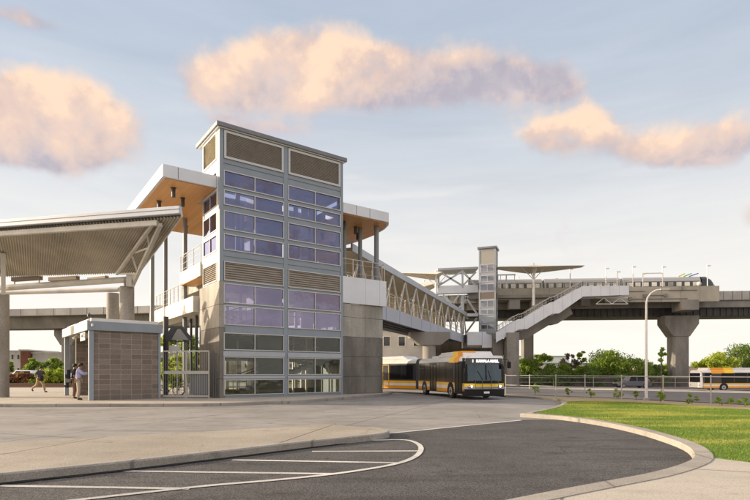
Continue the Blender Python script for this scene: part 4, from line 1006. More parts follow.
# ------------------------------------------------------------------ street lamp
lp = P(646.3, 400, 36.5); lh = H(lp.x, lp.y)
la = thing('street_lamp', 'tall pale curved street lamp standing behind the chain link fence', 'street lamp', (lp.x, lp.y, lh))
top = CH+(372-303)*36.5/F-lh; ex = (664.5-646.3)/F*36.5; ez = CH+(372-289.5)*36.5/F-lh
pts = [(0, 0, 0), (0, 0, 2), (0, 0, 4.5), (0, 0, top)]+[(ex*.8*(1-math.cos(a)), 0, top+(ez-top)*math.sin(a)) for a in (.4, .8, 1.2, 1.45)]
c = MB(); c.tube(pts, [.10, .09, .08, .07, .06, .055, .05, .045], 12); c.obj('pole', whitep, la, smooth=True)
c = MB(); c.box(ex*.72, ex*1.25, -.12, .12, ez-.06, ez+.04); c.obj('lamp_head', tube_m, la, bevel=.03)
c = MB(); c.box(-.16, .16, -.16, .16, 0, .25); c.obj('base', conc, la, bevel=.02)
# ------------------------------------------------------------------ fences
galv = mat('galvanised_steel', (.40, .39, .37), .45, metal=.5)
def linkfence(name, label, pts, h, spacing=2.4, mesh=.11, r=.035, wire=.0018, midrail=True):
    f = thing(name, label, 'fence', (pts[0][0], pts[0][1], 0)); o0 = Vector((pts[0][0], pts[0][1], 0))
    def g(p): return Vector((p[0]-o0.x, p[1]-o0.y, H(p[0], p[1])))
    rail = MB(); wr = MB()
    for a, b in zip(pts[:-1], pts[1:]):
        L = math.dist(a, b); n = max(1, round(L/spacing))
        for i in range(n+(1 if b is pts[-1] else 0)):
            t = i/n; p = g((a[0]+(b[0]-a[0])*t, a[1]+(b[1]-a[1])*t)); c = MB(); c.tube([p-Vector((0, 0, .1)), p+Vector((0, 0, h+.06))], r, 8); c.sphere(p+Vector((0, 0, h+.06)), r*1.3, 8); c.obj('post', galv, f, smooth=True)
        pa, pb = g(a), g(b)
        for z in ((h, h*.52, .06) if midrail else (h,)): rail.tube([pa+Vector((0, 0, z)), pb+Vector((0, 0, z))], r*.62, 8)
        if wire:
            k = int(L/mesh); d = (pb-pa)/k; nh = h/mesh
            for i in range(-int(nh), k):
                for sgn in (0, 1):
                    i0 = max(i, 0); j0 = i0-i; i1 = min(i+nh, k); j1 = i1-i
                    if j1-j0 < .5: continue
                    za, zb = (j0*mesh, j1*mesh) if sgn == 0 else (h-j0*mesh, h-j1*mesh)
                    A = pa+d*i0+Vector((0, 0, za)); B = pa+d*i1+Vector((0, 0, zb)); wr.tube([A, B], wire, 3, caps=False)
    rail.obj('rail', galv, f)
    if wire: wr.obj('wire_mesh', mat('wire_grey', (.13, .125, .12), .6, metal=.2), f, fix=False)
    return f
linkfence('chain_link_fence', 'long chain link fence on galvanised posts behind the lawn', [(10.6, 41.5), (14.6, 35.6), (19.15, 29.2), (27, 18)], 1.62, 2.55)
linkfence('roadside_fence', 'low dark wire fence on the far side of the road behind the grey SUV', [(10, 84), (60, 80), (100, 76)], 1.6, 6, 0, .05, 0)
# dark retaining wall beyond the road
rw = thing('roadside_wall', 'low dark wall along the far edge of the road below the bushes', 'wall', (55, 84.5, H(55, 84.5)), -.05)
c = MB(); c.box(-42, 60, 0, .4, -.1, 1.45); c.obj('wall_face', mat('wall_dark', (.10, .085, .07), .9, n=(.5, .4), bump=.4, bscale=6), rw)
c = MB(); c.box(-42, 60, -.05, .45, 1.45, 1.6); c.obj('coping', mat('coping', (.22, .2, .17), .9), rw)
# ------------------------------------------------------------------ vegetation
def leafmat(name, a, b, c3=None):
    m = bpy.data.materials.new(name); m.use_nodes = True; t = m.node_tree; bs = t.nodes['Principled BSDF']; bs.inputs['Roughness'].default_value = .55
    g = t.nodes.new('ShaderNodeNewGeometry'); r = E(t, g.outputs['Random Per Island']); tcn = t.nodes.new('ShaderNodeTexCoord')
    q = t.nodes.new('ShaderNodeTexNoise'); q.inputs['Scale'].default_value = .9; t.links.new(tcn.outputs['Object'], q.inputs['Vector'])
    c = mixc(t, r*.6+smooth(E(t, q.outputs[0]), .35, .65)*.4, a, b)
    if c3: c = mixc(t, smooth(r, .86, .9), c, c3)
    t.links.new(c.s, bs.inputs['Base Color'])
    tl = t.nodes.new('ShaderNodeBsdfTranslucent'); t.links.new(c.s, tl.inputs[0]); mx = t.nodes.new('ShaderNodeMixShader'); mx.inputs[0].default_value = .45
    t.links.new(bs.outputs[0], mx.inputs[1]); t.links.new(tl.outputs[0], mx.inputs[2]); o = [n for n in t.nodes if n.type == 'OUTPUT_MATERIAL'][0]; t.links.new(mx.outputs[0], o.inputs[0]); return m
lf_mid = leafmat('leaf_mid', (.15, .24, .03), (.32, .42, .06))
lf_dark = leafmat('leaf_dark', (.09, .15, .03), (.20, .28, .05))
lf_yel = leafmat('leaf_yellow_green', (.24, .34, .03), (.46, .50, .06))
lf_red = leafmat('leaf_reddish', (.22, .08, .04), (.16, .17, .04), (.5, .12, .12))
lf_dry = leafmat('leaf_dry', (.20, .15, .12), (.28, .20, .15))
bark = mat('bark', (.13, .10, .07), .9, n=(4, .3))
def leaves(clumps, n, size, seed):
    """leaf quads spread in clumps [(x,y,z,rx,ry,rz)]"""
    rg = np.random.default_rng(seed); vol = np.array([c[3]*c[4]*c[5] for c in clumps])**.7; pr = vol/vol.sum()
    idx = rg.choice(len(clumps), n, p=pr); C = np.array(clumps)[idx]
    d = rg.normal(size=(n, 3)); d /= np.linalg.norm(d, axis=1)[:, None]; rad = rg.random(n)**.45*rg.uniform(.8, 1.15, n)
    p = C[:, :3]+d*C[:, 3:6]*rad[:, None]
    a = rg.normal(size=(n, 3)); a /= np.linalg.norm(a, axis=1)[:, None]; b = np.cross(a, rg.normal(size=(n, 3))); b /= np.linalg.norm(b, axis=1)[:, None]
    s = size*rg.uniform(.6, 1.4, n)[:, None]
    v = np.stack([p-a*s, p-b*s*.5, p+a*s, p+b*s*.5], 1)
    return v
def leafobj(v, m, parent, name='crown'):
    n = len(v); me = bpy.data.meshes.new(name); me.vertices.add(n*4); me.vertices.foreach_set('co', v.reshape(-1))
    me.loops.add(n*4); me.loops.foreach_set('vertex_index', np.arange(n*4, dtype=np.int32)); me.polygons.add(n)
    me.polygons.foreach_set('loop_start', np.arange(0, n*4, 4, dtype=np.int32)); me.polygons.foreach_set('loop_total', np.full(n, 4, np.int32)); me.update(calc_edges=True)
    me.materials.append(m); o = bpy.data.objects.new(name, me); COL.objects.link(o); o.parent = parent; return o
def tree(name, label, cat, x, y, h, w, m, n=2500, size=.16, trunk=.35, tr_r=.14, seed=0, group=None, z=None, clump=14, flat=1.0, gap=1.0, z0f=None):
    z = H(x, y) if z is None else z
    t = thing(name, label, cat, (x, y, z), 0, group); rg = random.Random(seed*31+5)
    zb = h*trunk; cl = []
    for k in range(clump):
        a = rg.random()*2*PI; q = rg.random()**.5; zz = rg.random(); env = math.sin(PI*(.12+.80*zz))**.7
        cr = w*.5*q*env*.85; r = w*.5*rg.uniform(.22, .42)*gap
        cl.append((cr*math.cos(a), cr*math.sin(a), min(zb+(h-zb)*zz, h-r*.5), r, r, r*flat*rg.uniform(.6, .9)))
    leafobj(leaves(cl, n, size, seed+100), m, t)
    c = MB(); c.tube([(0, 0, -.1), (.03*h*.3, 0, zb), (rg.uniform(-.1, .1)*w, 0, zb+(h-zb)*.5)], [tr_r, tr_r*.75, tr_r*.3], 8)
    for q in cl[:7]: c.tube([(0, 0, max(.05, zb*.8)), (q[0]*.5, q[1]*.5, (zb*.8+q[2])/2+.05*h), (q[0], q[1], q[2])], [tr_r*.5, tr_r*.3, tr_r*.12], 5)
    c.obj('trunk', bark, t, smooth=True); return t
def at(px, base, topy, Y): # x, height from pixels
    x = (px-375)/F*Y; z = H(x, Y); return x, Y, CH+(372-topy)*Y/F-z
def bush(px, topy, Y, wpx, m, label, n=2200, seed=0, name='bush', cat='bush', grp='bushes along the far side of the road', trunk=.08, size=None, clump=12, gap=1.15):
    x, Y, h = at(px, 0, topy, Y); w = wpx/F*Y*1.15; return tree(name, label, cat, x, Y, h, w, m, int(n*2.3), size or .0020*Y, trunk, .08, seed, grp, clump=int(clump*1.6), gap=gap*1.05)
bush(529, 360, 88, 24, lf_mid, 'leafy green bush just right of the concrete pillars', seed=1)
bush(541, 354.5, 90, 22, lf_mid, 'small tree with split crown beyond the road, left of the dry tree', seed=2, trunk=.45, name='tree', cat='tree', n=1300, gap=.8)
bush(556, 364, 88, 26, lf_mid, 'low rounded bush left of the bare pinkish tree', seed=3)
bush(570, 352, 92, 20, lf_dry, 'thin dry tree with sparse pinkish twigs', seed=4, trunk=.5, name='tree', cat='tree', n=700, gap=.7)
bush(583, 351, 94, 15, lf_yel, 'slender pale green tree behind the bushes', seed=5, trunk=.3, name='tree', cat='tree', n=900, gap=.8)
bush(583, 366, 88, 26, lf_mid, 'low bush below the slender pale tree', seed=6)
bush(609, 351, 90, 44, lf_mid, 'big rounded green tree beyond the road above the grey SUV', seed=7, n=5200, name='tree', cat='tree', clump=22)
bush(633, 360, 88, 30, lf_mid, 'green bush just left of the street lamp beyond the road', seed=8, n=2600)
bush(655, 366, 89, 24, lf_dark, 'dark bush just right of the street lamp beyond the road', seed=9)
bush(705, 358, 100, 26, lf_yel, 'bright yellow green bush right of the flared viaduct pier', seed=10, n=2600)
bush(724, 353, 104, 34, lf_yel, 'bright green tree rising above the roof of the right bus', seed=11, n=3200, name='tree', cat='tree', clump=18)
bush(748, 346, 108, 46, lf_dark, 'dark green tree at the right edge behind the bus', seed=12, n=4200, name='tree', cat='tree', clump=20)
bush(665, 364, 110, 22, lf_yel, 'pale bush far behind between street lamp and viaduct pier', seed=13, n=1500)
# understory mass
for i, (px, ty, wd) in enumerate(((545, 370, 60), (595, 371, 60), (640, 371, 50))):
    bush(px, ty, 87, wd, lf_dark, ['low dark undergrowth at the foot of the split crown tree', 'low dark undergrowth behind the grey SUV', 'low dark undergrowth left of the viaduct pier'][i], n=2200, seed=20+i, clump=22, gap=.6)
# slim tree near the fence
x, y_, h = at(661, 0, 346.5, 33.8); t = tree('young_tree', 'slim young tree with a tufted top growing in front of the chain link fence', 'tree', x, y_, h, .95, lf_mid, 520, .075, .74, .035, 31, clump=6, gap=.9)
# plants by the fence
pl = [(535, 384, 40.2, 13), (569, 388, 37.5, 9), (591, 389, 36, 11), (618, 389, 34.5, 13), (636, 391, 33.2, 9), (660, 392, 30.4, 14), (692, 394, 28.9, 17), (722, 398, 27.7, 21), (745, 398, 25.8, 15)]
pll = ['leftmost spindly shrub by the fence near the bus front', 'small shrub at the fence, second from the bus', 'yellowish round shrub at the fence below the small dry tree', 'tall loose shrub at the fence left of the street lamp', 'small shrub at the fence right beside the street lamp', 'dense shrub at the foot of the slim young tree', 'spreading shrub on the sand strip right of the slim young tree', 'wide low shrub on the sand strip near the right edge', 'shrub by the fence at the right edge of the picture']
for i, (px, ty, Y, wp) in enumerate(pl):
    x, Y, h = at(px, 0, ty, Y); tree('fence_shrub', pll[i], 'shrub', x, Y, max(h, .5), wp/F*Y, [lf_mid, lf_yel][i in (2, 3)], 300, .055, .35, .02, 40+i, 'shrubs planted along the fence', clump=7, gap=.9)
# left hedge and car park seen past the kiosk
for i, (px, ty, Y, wp, m, lab) in enumerate(((14, 374, 58, 20, lf_red, 'reddish flowering hedge bush nearest the shelter column on the left'), (28, 373.5, 58, 18, lf_red, 'reddish hedge bush left of the walking person'), (41, 372.5, 58, 18, lf_mid, 'mixed green hedge bush behind the walking person'), (50, 370, 56, 18, lf_yel, 'bright green hedge bush right of the walking person'), (59, 369.5, 56, 18, lf_yel, 'bright green hedge bush beside the kiosk post'), (-4, 374, 58, 20, lf_red, 'reddish hedge bush hidden behind the shelter column'))):
    bush(px, ty, Y, wp, m, lab, n=1500, seed=50+i, grp='hedge bushes by the car park', size=.13, name='hedge_bush', clump=12)
for i, (px, ty, wp) in enumerate(((33, 358.5, 13), (45, 361.5, 14), (57, 358.5, 14), (9, 362, 10))):
    bush(px, ty, 95, wp, lf_mid, ['small green tree in the car park right of the brick wing', 'low green tree behind the walking person in the car park', 'small green tree near the kiosk post in the car park', 'dark small tree by the shelter column in the car park'][i], n=1200, seed=60+i, grp='trees in the car park', size=.2, name='tree', cat='tree')
# greenery seen under the left landing
for i, (px, ty, Y, wp, m) in enumerate(((168, 338, 52, 22, lf_yel), (188, 336, 55, 26, lf_mid), (178, 356, 48, 26, lf_yel), (204, 345, 58, 22, lf_mid), (150, 345, 56, 22, lf_mid))):
    bush(px, ty, Y, wp, m, ['bright tree seen over the gate, left', 'green tree seen over the gate behind the tilted displays', 'bright shrub seen through the gate mesh', 'green tree close to the tower wall beyond the gate', 'green tree behind the block kiosk'][i], n=2200, seed=70+i, grp='trees beyond the bicycle gate', size=.14, name='tree', cat='tree')
# ------------------------------------------------------------------ far buildings
def building(name, label, x, y, w, d, h, m, rz=0, win=None, roofm_=None, rows=2, n=6, zb=None, wh=1.2, extra=None):
    b = thing(name, label, 'building', (x, y, H(x, y)-.05), rz)
    c = MB(); c.box(0, w, 0, d, 0, h); c.obj('wall', m, b)
    c = MB(); c.box(-.3, w+.3, -.3, d+.3, h, h+.35); c.obj('roof', roofm_ or conc, b)
    if win:
        for r in range(rows):
            for k in range(n):
                x0 = w*(k+.25)/n; x1 = w*(k+.75)/n; z0 = h*(r+.42)/rows; 
                c = MB(); c.box(x0, x1, -.06, -.01, z0, z0+wh); f = c.obj('window', whitep, b)
                c = MB(); c.box(x0+.1, x1-.1, -.075, -.065, z0+.1, z0+wh-.1); c.obj('pane', win, f)
    return b
wd_ = mat('window_dark', (.03, .035, .04), .15)
brick = mat('brick_red', (.22, .09, .055), .85, n=(2, .2)); pale = mat('plaster_pale', (.48, .46, .42), .8, n=(.5, .1)); pale2 = mat('plaster_white', (.62, .60, .56), .8, n=(.5, .08))
b1 = building('office_building', 'pale two storey building with a row of windows left of the brick wing', -97.2, 128, 8.8, 14, 6.7, pale2, 0, wd_, pale2, 2, 6, wh=1.3)
building('brick_wing', 'red brick wing between the pale office and the long white shed', -88.35, 127.6, 1.9, 12, 6.9, brick, 0, None, pale2)
building('long_shed', 'long low white shed behind the car park', -86.3, 129, 75, 20, 6.3, pale2, 0, wd_, pale2, 1, 20, wh=1.2)
b4 = building('parking_structure', 'grey concrete building with window bays seen under the covered footbridge', -8.5, 78, 16, 10, 8.6, pale, .0, wd_, conc_far, 2, 7, wh=1.6)
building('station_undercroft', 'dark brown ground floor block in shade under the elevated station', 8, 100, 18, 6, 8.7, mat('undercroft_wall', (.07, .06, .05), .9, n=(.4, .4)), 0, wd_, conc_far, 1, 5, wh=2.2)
building('white_warehouse', 'long white warehouse on the horizon left of the dry tree', 40, 170, 40, 20, 5.2, pale2, 0, wd_, mat('roof_green', (.2, .3, .26), .6), 1, 8, wh=1.2)
building('distant_block', 'pale low block on the horizon between street lamp and viaduct pier', 88, 170, 26, 20, 4.2, mat('plaster_pink', (.50, .40, .32), .8), 0, None, pale2)
building('gable_warehouse', 'white warehouse roof just right of the stair pillars on the horizon', 48, 190, 24, 20, 8.2, pale2, 0, None, mat('roof_green', (.2, .3, .26), .6))
# hedge wall on left road side
sw = thing('low_kerb_wall', 'low reddish kerb wall in front of the flowering hedge', 'wall', (-60, 54.5, -.05)); c = MB(); c.box(0, 34, 0, .3, 0, .45); c.obj('wall_face', mat('kerb_red', (.18, .10, .07), .9), sw)
# ------------------------------------------------------------------ vehicles
def wheel(parent, x, y, r, w, hub=alu):
    c = MB(); c.cyl((x-w/2, y, r), r, w, 28, 'x'); t = c.obj('wheel', rubber, parent, smooth=True, bevel=.02)
    c = MB(); sgn = -1 if x < 0 else 1; c.cyl((x+sgn*(w/2-.01), y, r), r*.58, sgn*.025, 20, 'x'); c.obj('rim', hub, t, smooth=True)
    c = MB()
    for k in range(6): a = k*PI/3; c.sphere((x+sgn*(w/2+.02), y+r*.35*math.cos(a), r+r*.35*math.sin(a)), r*.07, 6)
    c.cyl((x+sgn*(w/2), y, r), r*.2, sgn*.06, 12, 'x'); c.obj('hub', dsteel, t)
busyel = (.80, .46, .03); busor = (.76, .32, .015)
def busbodymat():
    m = bpy.data.materials.new('bus_livery'); m.use_nodes = True; t = m.node_tree; b = t.nodes['Principled BSDF']; b.inputs['Roughness'].default_value = .3
    tcn = t.nodes.new('ShaderNodeTexCoord'); s = t.nodes.new('ShaderNodeSeparateXYZ'); t.links.new(tcn.outputs['Object'], s.inputs[0])
    r = t.nodes.new('ShaderNodeValToRGB'); r.color_ramp.interpolation = 'CONSTANT'; z = E(t, s.outputs[2])/4.0; t.links.new(z.s, r.inputs[0])
    q = t.nodes.new('ShaderNodeTexNoise'); q.inputs['Scale'].default_value = 1.4; t.links.new(tcn.outputs['Object'], q.inputs['Vector'])
    st = [(0, (.02, .02, .02)), (.36/4, busor), (.60/4, (.72, .70, .66)), (.80/4, busyel), (1.0/4, (.03, .03, .035)), (2.33/4, (.70, .67, .62))]
    e = r.color_ramp.elements
    e[0].position = 0; e[0].color = (*st[0][1], 1); e[1].position = st[1][0]; e[1].color = (*st[1][1], 1)
    for p, col in st[2:]: k = e.new(p); k.color = (*col, 1)
    c = mixc(t, smooth(E(t, q.outputs[0]), .4, .8)*.18, E(t, r.outputs[0]), (.12, .09, .06)); t.links.new(c.s, b.inputs['Base Color']); return m
liv = busbodymat(); buswhite = mat('bus_white', (.66, .65, .63), .3, n=(1, .06)); m_or = mat('bus_orange', busor, .3); m_ye = mat('bus_yellow', (.88, .56, .03), .3)
bprof = [(-1.28, .32), (-1.3, .5), (-1.3, 2.2), (-1.24, 2.5), (-1.05, 2.66), (1.05, 2.66), (1.24, 2.5), (1.3, 2.2), (1.3, .5), (1.28, .32)]
def bus_section(root, y0, y1, name='body'):
    c = MB(); c.prism(bprof, y0, y1, 'y'); 
    # prism on y axis uses (x,z)
    return c.obj(name, liv, root, bevel=.02)
def side_windows(body, spans, z0=1.05, z1=2.28, sides=(-1, 1)):
    for sg in sides:
        for (a, b) in spans:
            c = MB(); c.box(sg*1.306-.006, sg*1.306+.006, a, b, z0, z1); f = c.obj('window', gl_car if False else mat('bus_glass', (.010, .011, .013), .2, spec=.14), body)
            c = MB(); c.box(sg*1.315-.003, sg*1.315+.003, a+.05, b-.05, z1-.36, z1-.33); c.obj('window_bar', dsteel, f)
def door(body, a, b, sg=-1):
    c = MB()
    for (p, q) in ((a, a+.05), (b-.05, b), ((a+b)/2-.04, (a+b)/2+.04)): c.box(sg*1.318-.012, sg*1.318+.012, p, q, .42, 2.25)
    c.box(sg*1.318-.012, sg*1.318+.012, a, b, 2.2, 2.27); c.box(sg*1.318-.012, sg*1.318+.012, a, b, .38, .46); d = c.obj('door', black, body)
    c = MB(); c.box(sg*1.312-.004, sg*1.312+.004, a+.05, b-.05, .46, 2.2); c.obj('pane', mat('bus_glass', (.018, .02, .022), .08), d)
def arch(body, y, r=.56, sides=(-1, 1)):
    for sg in sides:
        c = MB(); pts = [(y+r*math.cos(a), .48+r*math.sin(a)) for a in [PI*k/16 for k in range(17)]]+[(y-r, .3), (y+r, .3)]
        c.prism(pts, sg*1.304, sg*1.31, 'x'); c.obj('wheel_arch', black, body)
def text_mesh(txt, size, m, parent, loc, rot, name='lettering', ext=.004):
    cu = bpy.data.curves.new(name, 'FONT'); cu.body = txt; cu.size = size; cu.align_x = 'CENTER'; cu.align_y = 'CENTER'; cu.extrude = ext; cu.offset = .006
    o = bpy.data.objects.new(name, cu); COL.objects.link(o); dg = bpy.context.evaluated_depsgraph_get(); me = bpy.data.meshes.new_from_object(o.evaluated_get(dg))
    bpy.data.objects.remove(o); me.name = name; q = bpy.data.objects.new(name, me); COL.objects.link(q); me.materials.clear(); me.materials.append(m); q.parent = parent; q.location = loc; q.rotation_euler = rot; return q
def bus_front(root):
    # curved windscreen block: plan curve bulging forwards (towards -y)
    def curve(z, lean): return [(x, -.02-.26*(1-(x/1.3)**2)-lean) for x in [(-1.3+2.6*k/14) for k in range(15)]]
    def band(z0, z1, l0, l1, m, name, x0=0, x1=14, inset=0.0):
        mb = MB(); a = curve(z0, l0)[x0:x1+1]; b = curve(z1, l1)[x0:x1+1]; k = len(a)
        vs = [(p[0], p[1]+inset, z0) for p in a]+[(p[0], p[1]+inset, z1) for p in b]+[(p[0], .3, z0) for p in a]+[(p[0], .3, z1) for p in b]
        fs = [(i, i+1, k+i+1, k+i) for i in range(k-1)]+[(2*k+i, 2*k+i+1, i+1, i) for i in range(k-1)]+[(k+i, k+i+1, 3*k+i+1, 3*k+i) for i in range(k-1)]+[(0, k, 3*k, 2*k), (k-1, 3*k-1, 4*k-1, 2*k-1)]
        mb.add(vs, fs); return mb.obj(name, m, root, smooth=True)
    band(.22, .64, .06, .06, black, 'bumper'); band(.642, .78, .02, .0, mat('bus_grey', (.35, .35, .36), .3), 'front_panel'); band(.782, .98, 0, -.0, m_ye, 'front_stripe')
    band(.982, 1.12, .0, .0, black, 'windscreen_surround'); band(1.122, 2.14, -.0, -.06, gl_shield, 'windscreen', 1, 13); band(1.122, 2.14, -.0, -.06, black, 'windscreen_surround', 0, 1); band(1.122, 2.14, 0, -.06, black, 'windscreen_surround', 13, 14)
    band(2.142, 2.52, -.02, -.06, mat('sign_glass', (.03, .033, .04), .15), 'sign_box'); band(2.522, 2.68, -.08, -.2, buswhite, 'roof_lip')
    c = MB(); c.bar((0, -.30, 1.13), (0, -.24, 2.13), .05, .03); c.obj('windscreen_divider', black, root)
    c = MB(); c.tube([(-.2, -.31, 1.15), (-.55, -.27, 1.75)], .012, 5); c.tube([(.35, -.3, 1.15), (.15, -.27, 1.75)], .012, 5); c.obj('wiper', black, root)
    hl = mat('headlamp', (.8, .8, .75), .1, emit=(1, .93, .75, 3.0)); hc = mat('headlamp_case', (.55, .56, .58), .15, metal=.6)
    for sg in (-1, 1):
        c = MB(); c.sphere((sg*1.0, -.14, .79), .17, 12, .62); h = c.obj('headlight', hc, root, smooth=True)
        c = MB(); c.sphere((sg*.95, -.25, .80), .075, 10); c.obj('bulb', hl, h, smooth=True)
        c = MB(); c.tube([(sg*1.2, -.05, 2.45), (sg*1.45, -.28, 2.42), (sg*1.5, -.3, 2.3)], .025, 6); c.box(sg*1.5-.11, sg*1.5+.11, -.36, -.28, 1.9, 2.3); c.obj('mirror', black, root, bevel=.03)
    # bicycle rack folded on the nose
    c = MB()
    for z in (.72, .98, 1.16): c.tube([(-.75, -.38, z), (.75, -.38, z)], .018, 6)
    for x in (-.75, -.3, .3, .75): c.tube([(x, -.38, .6), (x, -.38, 1.2)], .018, 6)
    c.obj('cycle_rack', mat('rack_dark', (.10, .10, .10), .4, metal=.5), root)
    c = MB(); c.box(-.18, .18, -.365, -.345, .38, .50); c.obj('number_plate', whitep, root)
    text_mesh('1', .235, mat('led_text', (.9, .9, .85), .4, emit=(1, .97, .9, 2.2)), root, (-.86, -.255, 2.33), (R(90), 0, -.2), name='route_number')
    text_mesh('KAHALA MALL', .225, mat('led_text', (.9, .9, .85), .4, emit=(1, .97, .9, 2.2)), root, (.08, -.295, 2.33), (R(90), 0, 0))
bang_ = .242
bf = thing('articulated_bus', 'white and orange articulated city bus with lit destination sign beside the tower', 'bus', (6.32, 29.65, H(6.3, 29.6)+.006), bang_); bf.scale = (.95,)*3
b = bus_section(bf, 0, 8.6)
bus_front(bf)
side_windows(b, [(1.75, 2.95), (3.0, 4.1), (4.15, 4.7), (6.05, 7.15), (7.2, 8.3)])
door(b, .3, 1.45); door(b, 4.75, 6.0); arch(b, 2.15); arch(b, 7.2, .54)
for y in (2.15, 7.2): wheel(bf, -1.17, y, .46, .26); wheel(bf, 1.17, y, .46, .26)
c = MB(); c.prism([(.7, 2.66), (1.05, 2.98), (4.6, 2.98), (5.2, 2.66)], -1.0, 1.0, 'x'); c.obj('roof_pod', buswhite, bf, bevel=.05)
for (a, d, m) in ((.95, 1.7, m_or), (1.7, 2.5, m_ye)):
    c = MB(); c.box(-1.015, -.1, a, d, 2.64, 2.995); c.obj('pod_stripe', m, bf, bevel=.02)
    c = MB(); c.prism([(-1.312, 2.24), (-1.252, 2.51), (-1.06, 2.672), (-1.0, 2.672), (-1.0, 2.24)], a, d, 'y'); c.obj('roof_stripe', m, bf)
c = MB(); c.box(-.5, .5, 6.2, 7.8, 2.66, 2.85); c.obj('roof_hatch', buswhite, bf, bevel=.04)
# seats and driver area seen through the screen
c = MB(); c.box(-.9, .9, .35, .6, .7, 1.35); c.box(.3, .8, .9, 1.0, .7, 1.9); c.obj('dashboard', interd, bf)
# bellows
c = MB()
for k in range(9):
    t = k/8; ang = t*.693; cx = -.0-1.2*t*math.sin(ang*.5); cy = 8.6+1.15*t
    s = 1.27 if k % 2 == 0 else 1.17
    q = [(x*s/1.3, z if z > .5 else .45) for x, z in bprof]
    if k: pass
    ring_ = [(cx+x*math.cos(ang), cy+x*math.sin(ang), z+(.03 if k % 2 == 0 else -.02)) for x, z in q]; c.v += ring_
n = len(bprof)
for k in range(8):
    for j in range(n): c.f.append((k*n+j, k*n+(j+1) % n, (k+1)*n+(j+1) % n, (k+1)*n+j)); c.mi.append(0)
c.obj('bellows', mat('bellows_grey', (.10, .095, .09), .8), bf)
# rear section as part of the same bus
rs = bpy.data.objects.new('rear_section', None); COL.objects.link(rs); rs.parent = bf; rs.location = (-.42, 9.75, 0); rs.rotation_euler = (0, 0, .693)
c = MB(); c.prism(bprof, 0, 8.5, 'y'); c.obj('rear_body', liv, rs, bevel=.02)
for (a, d) in ((.25, 1.3), (1.35, 2.4), (3.8, 4.9), (4.95, 6.0)):
    c = MB(); c.box(-1.315, -1.301, a, d, 1.12, 2.2); c.obj('window', mat('bus_glass', (.018, .02, .022), .08), rs)
c = MB(); [c.box(-1.325, -1.305, p, q, .42, 2.25) for (p, q) in ((2.5, 2.56), (3.06, 3.14), (3.64, 3.7))]; c.box(-1.325, -1.305, 2.5, 3.7, 2.2, 2.27); c.obj('door', mat('door_frame_yellow', (.55, .38, .06), .4), rs)
c = MB(); c.prism([(.9, 2.66), (1.4, 2.95), (3.4, 2.9), (3.8, 2.66)], -.95, .95, 'x'); c.obj('roof_pod', buswhite, rs, bevel=.05)
c = MB(); c.cyl((-1.3, 6.6, .46), .46, .26, 24, 'x'); c.obj('rear_wheel', rubber, rs)
# right bus (side on)
b2o = P(690, 391, 66)
b2 = thing('city_bus', 'white city bus with orange and yellow roof panel driving on the far road at right', 'bus', (b2o.x+1.0, 66.6, H(b2o.x, 66.0)+.06), -PI/2+.02)
bb = bus_section(b2, .3, 12); bus_front(b2) if False else None
c = MB(); c.prism([(-1.28, .4), (-1.28, 1.1), (-1.15, 2.2), (-.95, 2.6), (.95, 2.6), (1.15, 2.2), (1.28, 1.1), (1.28, .4)], 0, .3, 'y'); c.obj('nose', buswhite, b2, bevel=.1)
c = MB(); c.box(-1.05, 1.05, -.02, .05, 1.1, 2.3); c.obj('windscreen', mat('bus_glass', (.018, .02, .022), .08), b2, bevel=.04)
# the road side seen by the camera is x = +1.3 here (local x points to -y world)
for sg in (1,):
    side_windows(bb, [(.45, 1.3), (2.6, 4.2), (4.3, 5.9), (6.0, 7.6), (7.7, 9.3)], sides=(1, -1))
arch(bb, 2.9); arch(bb, 9.5)
for y in (2.9, 9.5): wheel(b2, -1.17, y, .46, .26); wheel(b2, 1.17, y, .46, .26)
c = MB(); c.prism([(.9, 2.64), (1.1, 2.97), (11, 2.97), (11.4, 2.64)], -1.0, 1.0, 'x'); c.obj('roof_pod', buswhite, b2, bevel=.05)
for (a, d, m) in ((1.3, 3.0, m_or), (3.0, 4.2, m_ye)):
    c = MB(); c.box(-1.02, 1.02, a, d, 2.62, 2.99); c.obj('pod_stripe', m, b2, bevel=.02)
    for sg in (-1, 1):
        c = MB(); c.prism([(sg*1.312, 2.24), (sg*1.252, 2.51), (sg*1.06, 2.672), (sg*1.0, 2.672), (sg*1.0, 2.24)], a, d, 'y'); c.obj('roof_stripe', m, b2)
c = MB(); c.sphere((.9, -.02, .8), .14, 8); c.sphere((-.9, -.02, .8), .14, 8); c.obj('headlight', mat('headlamp_case', (.55, .56, .58), .15), b2, smooth=True)
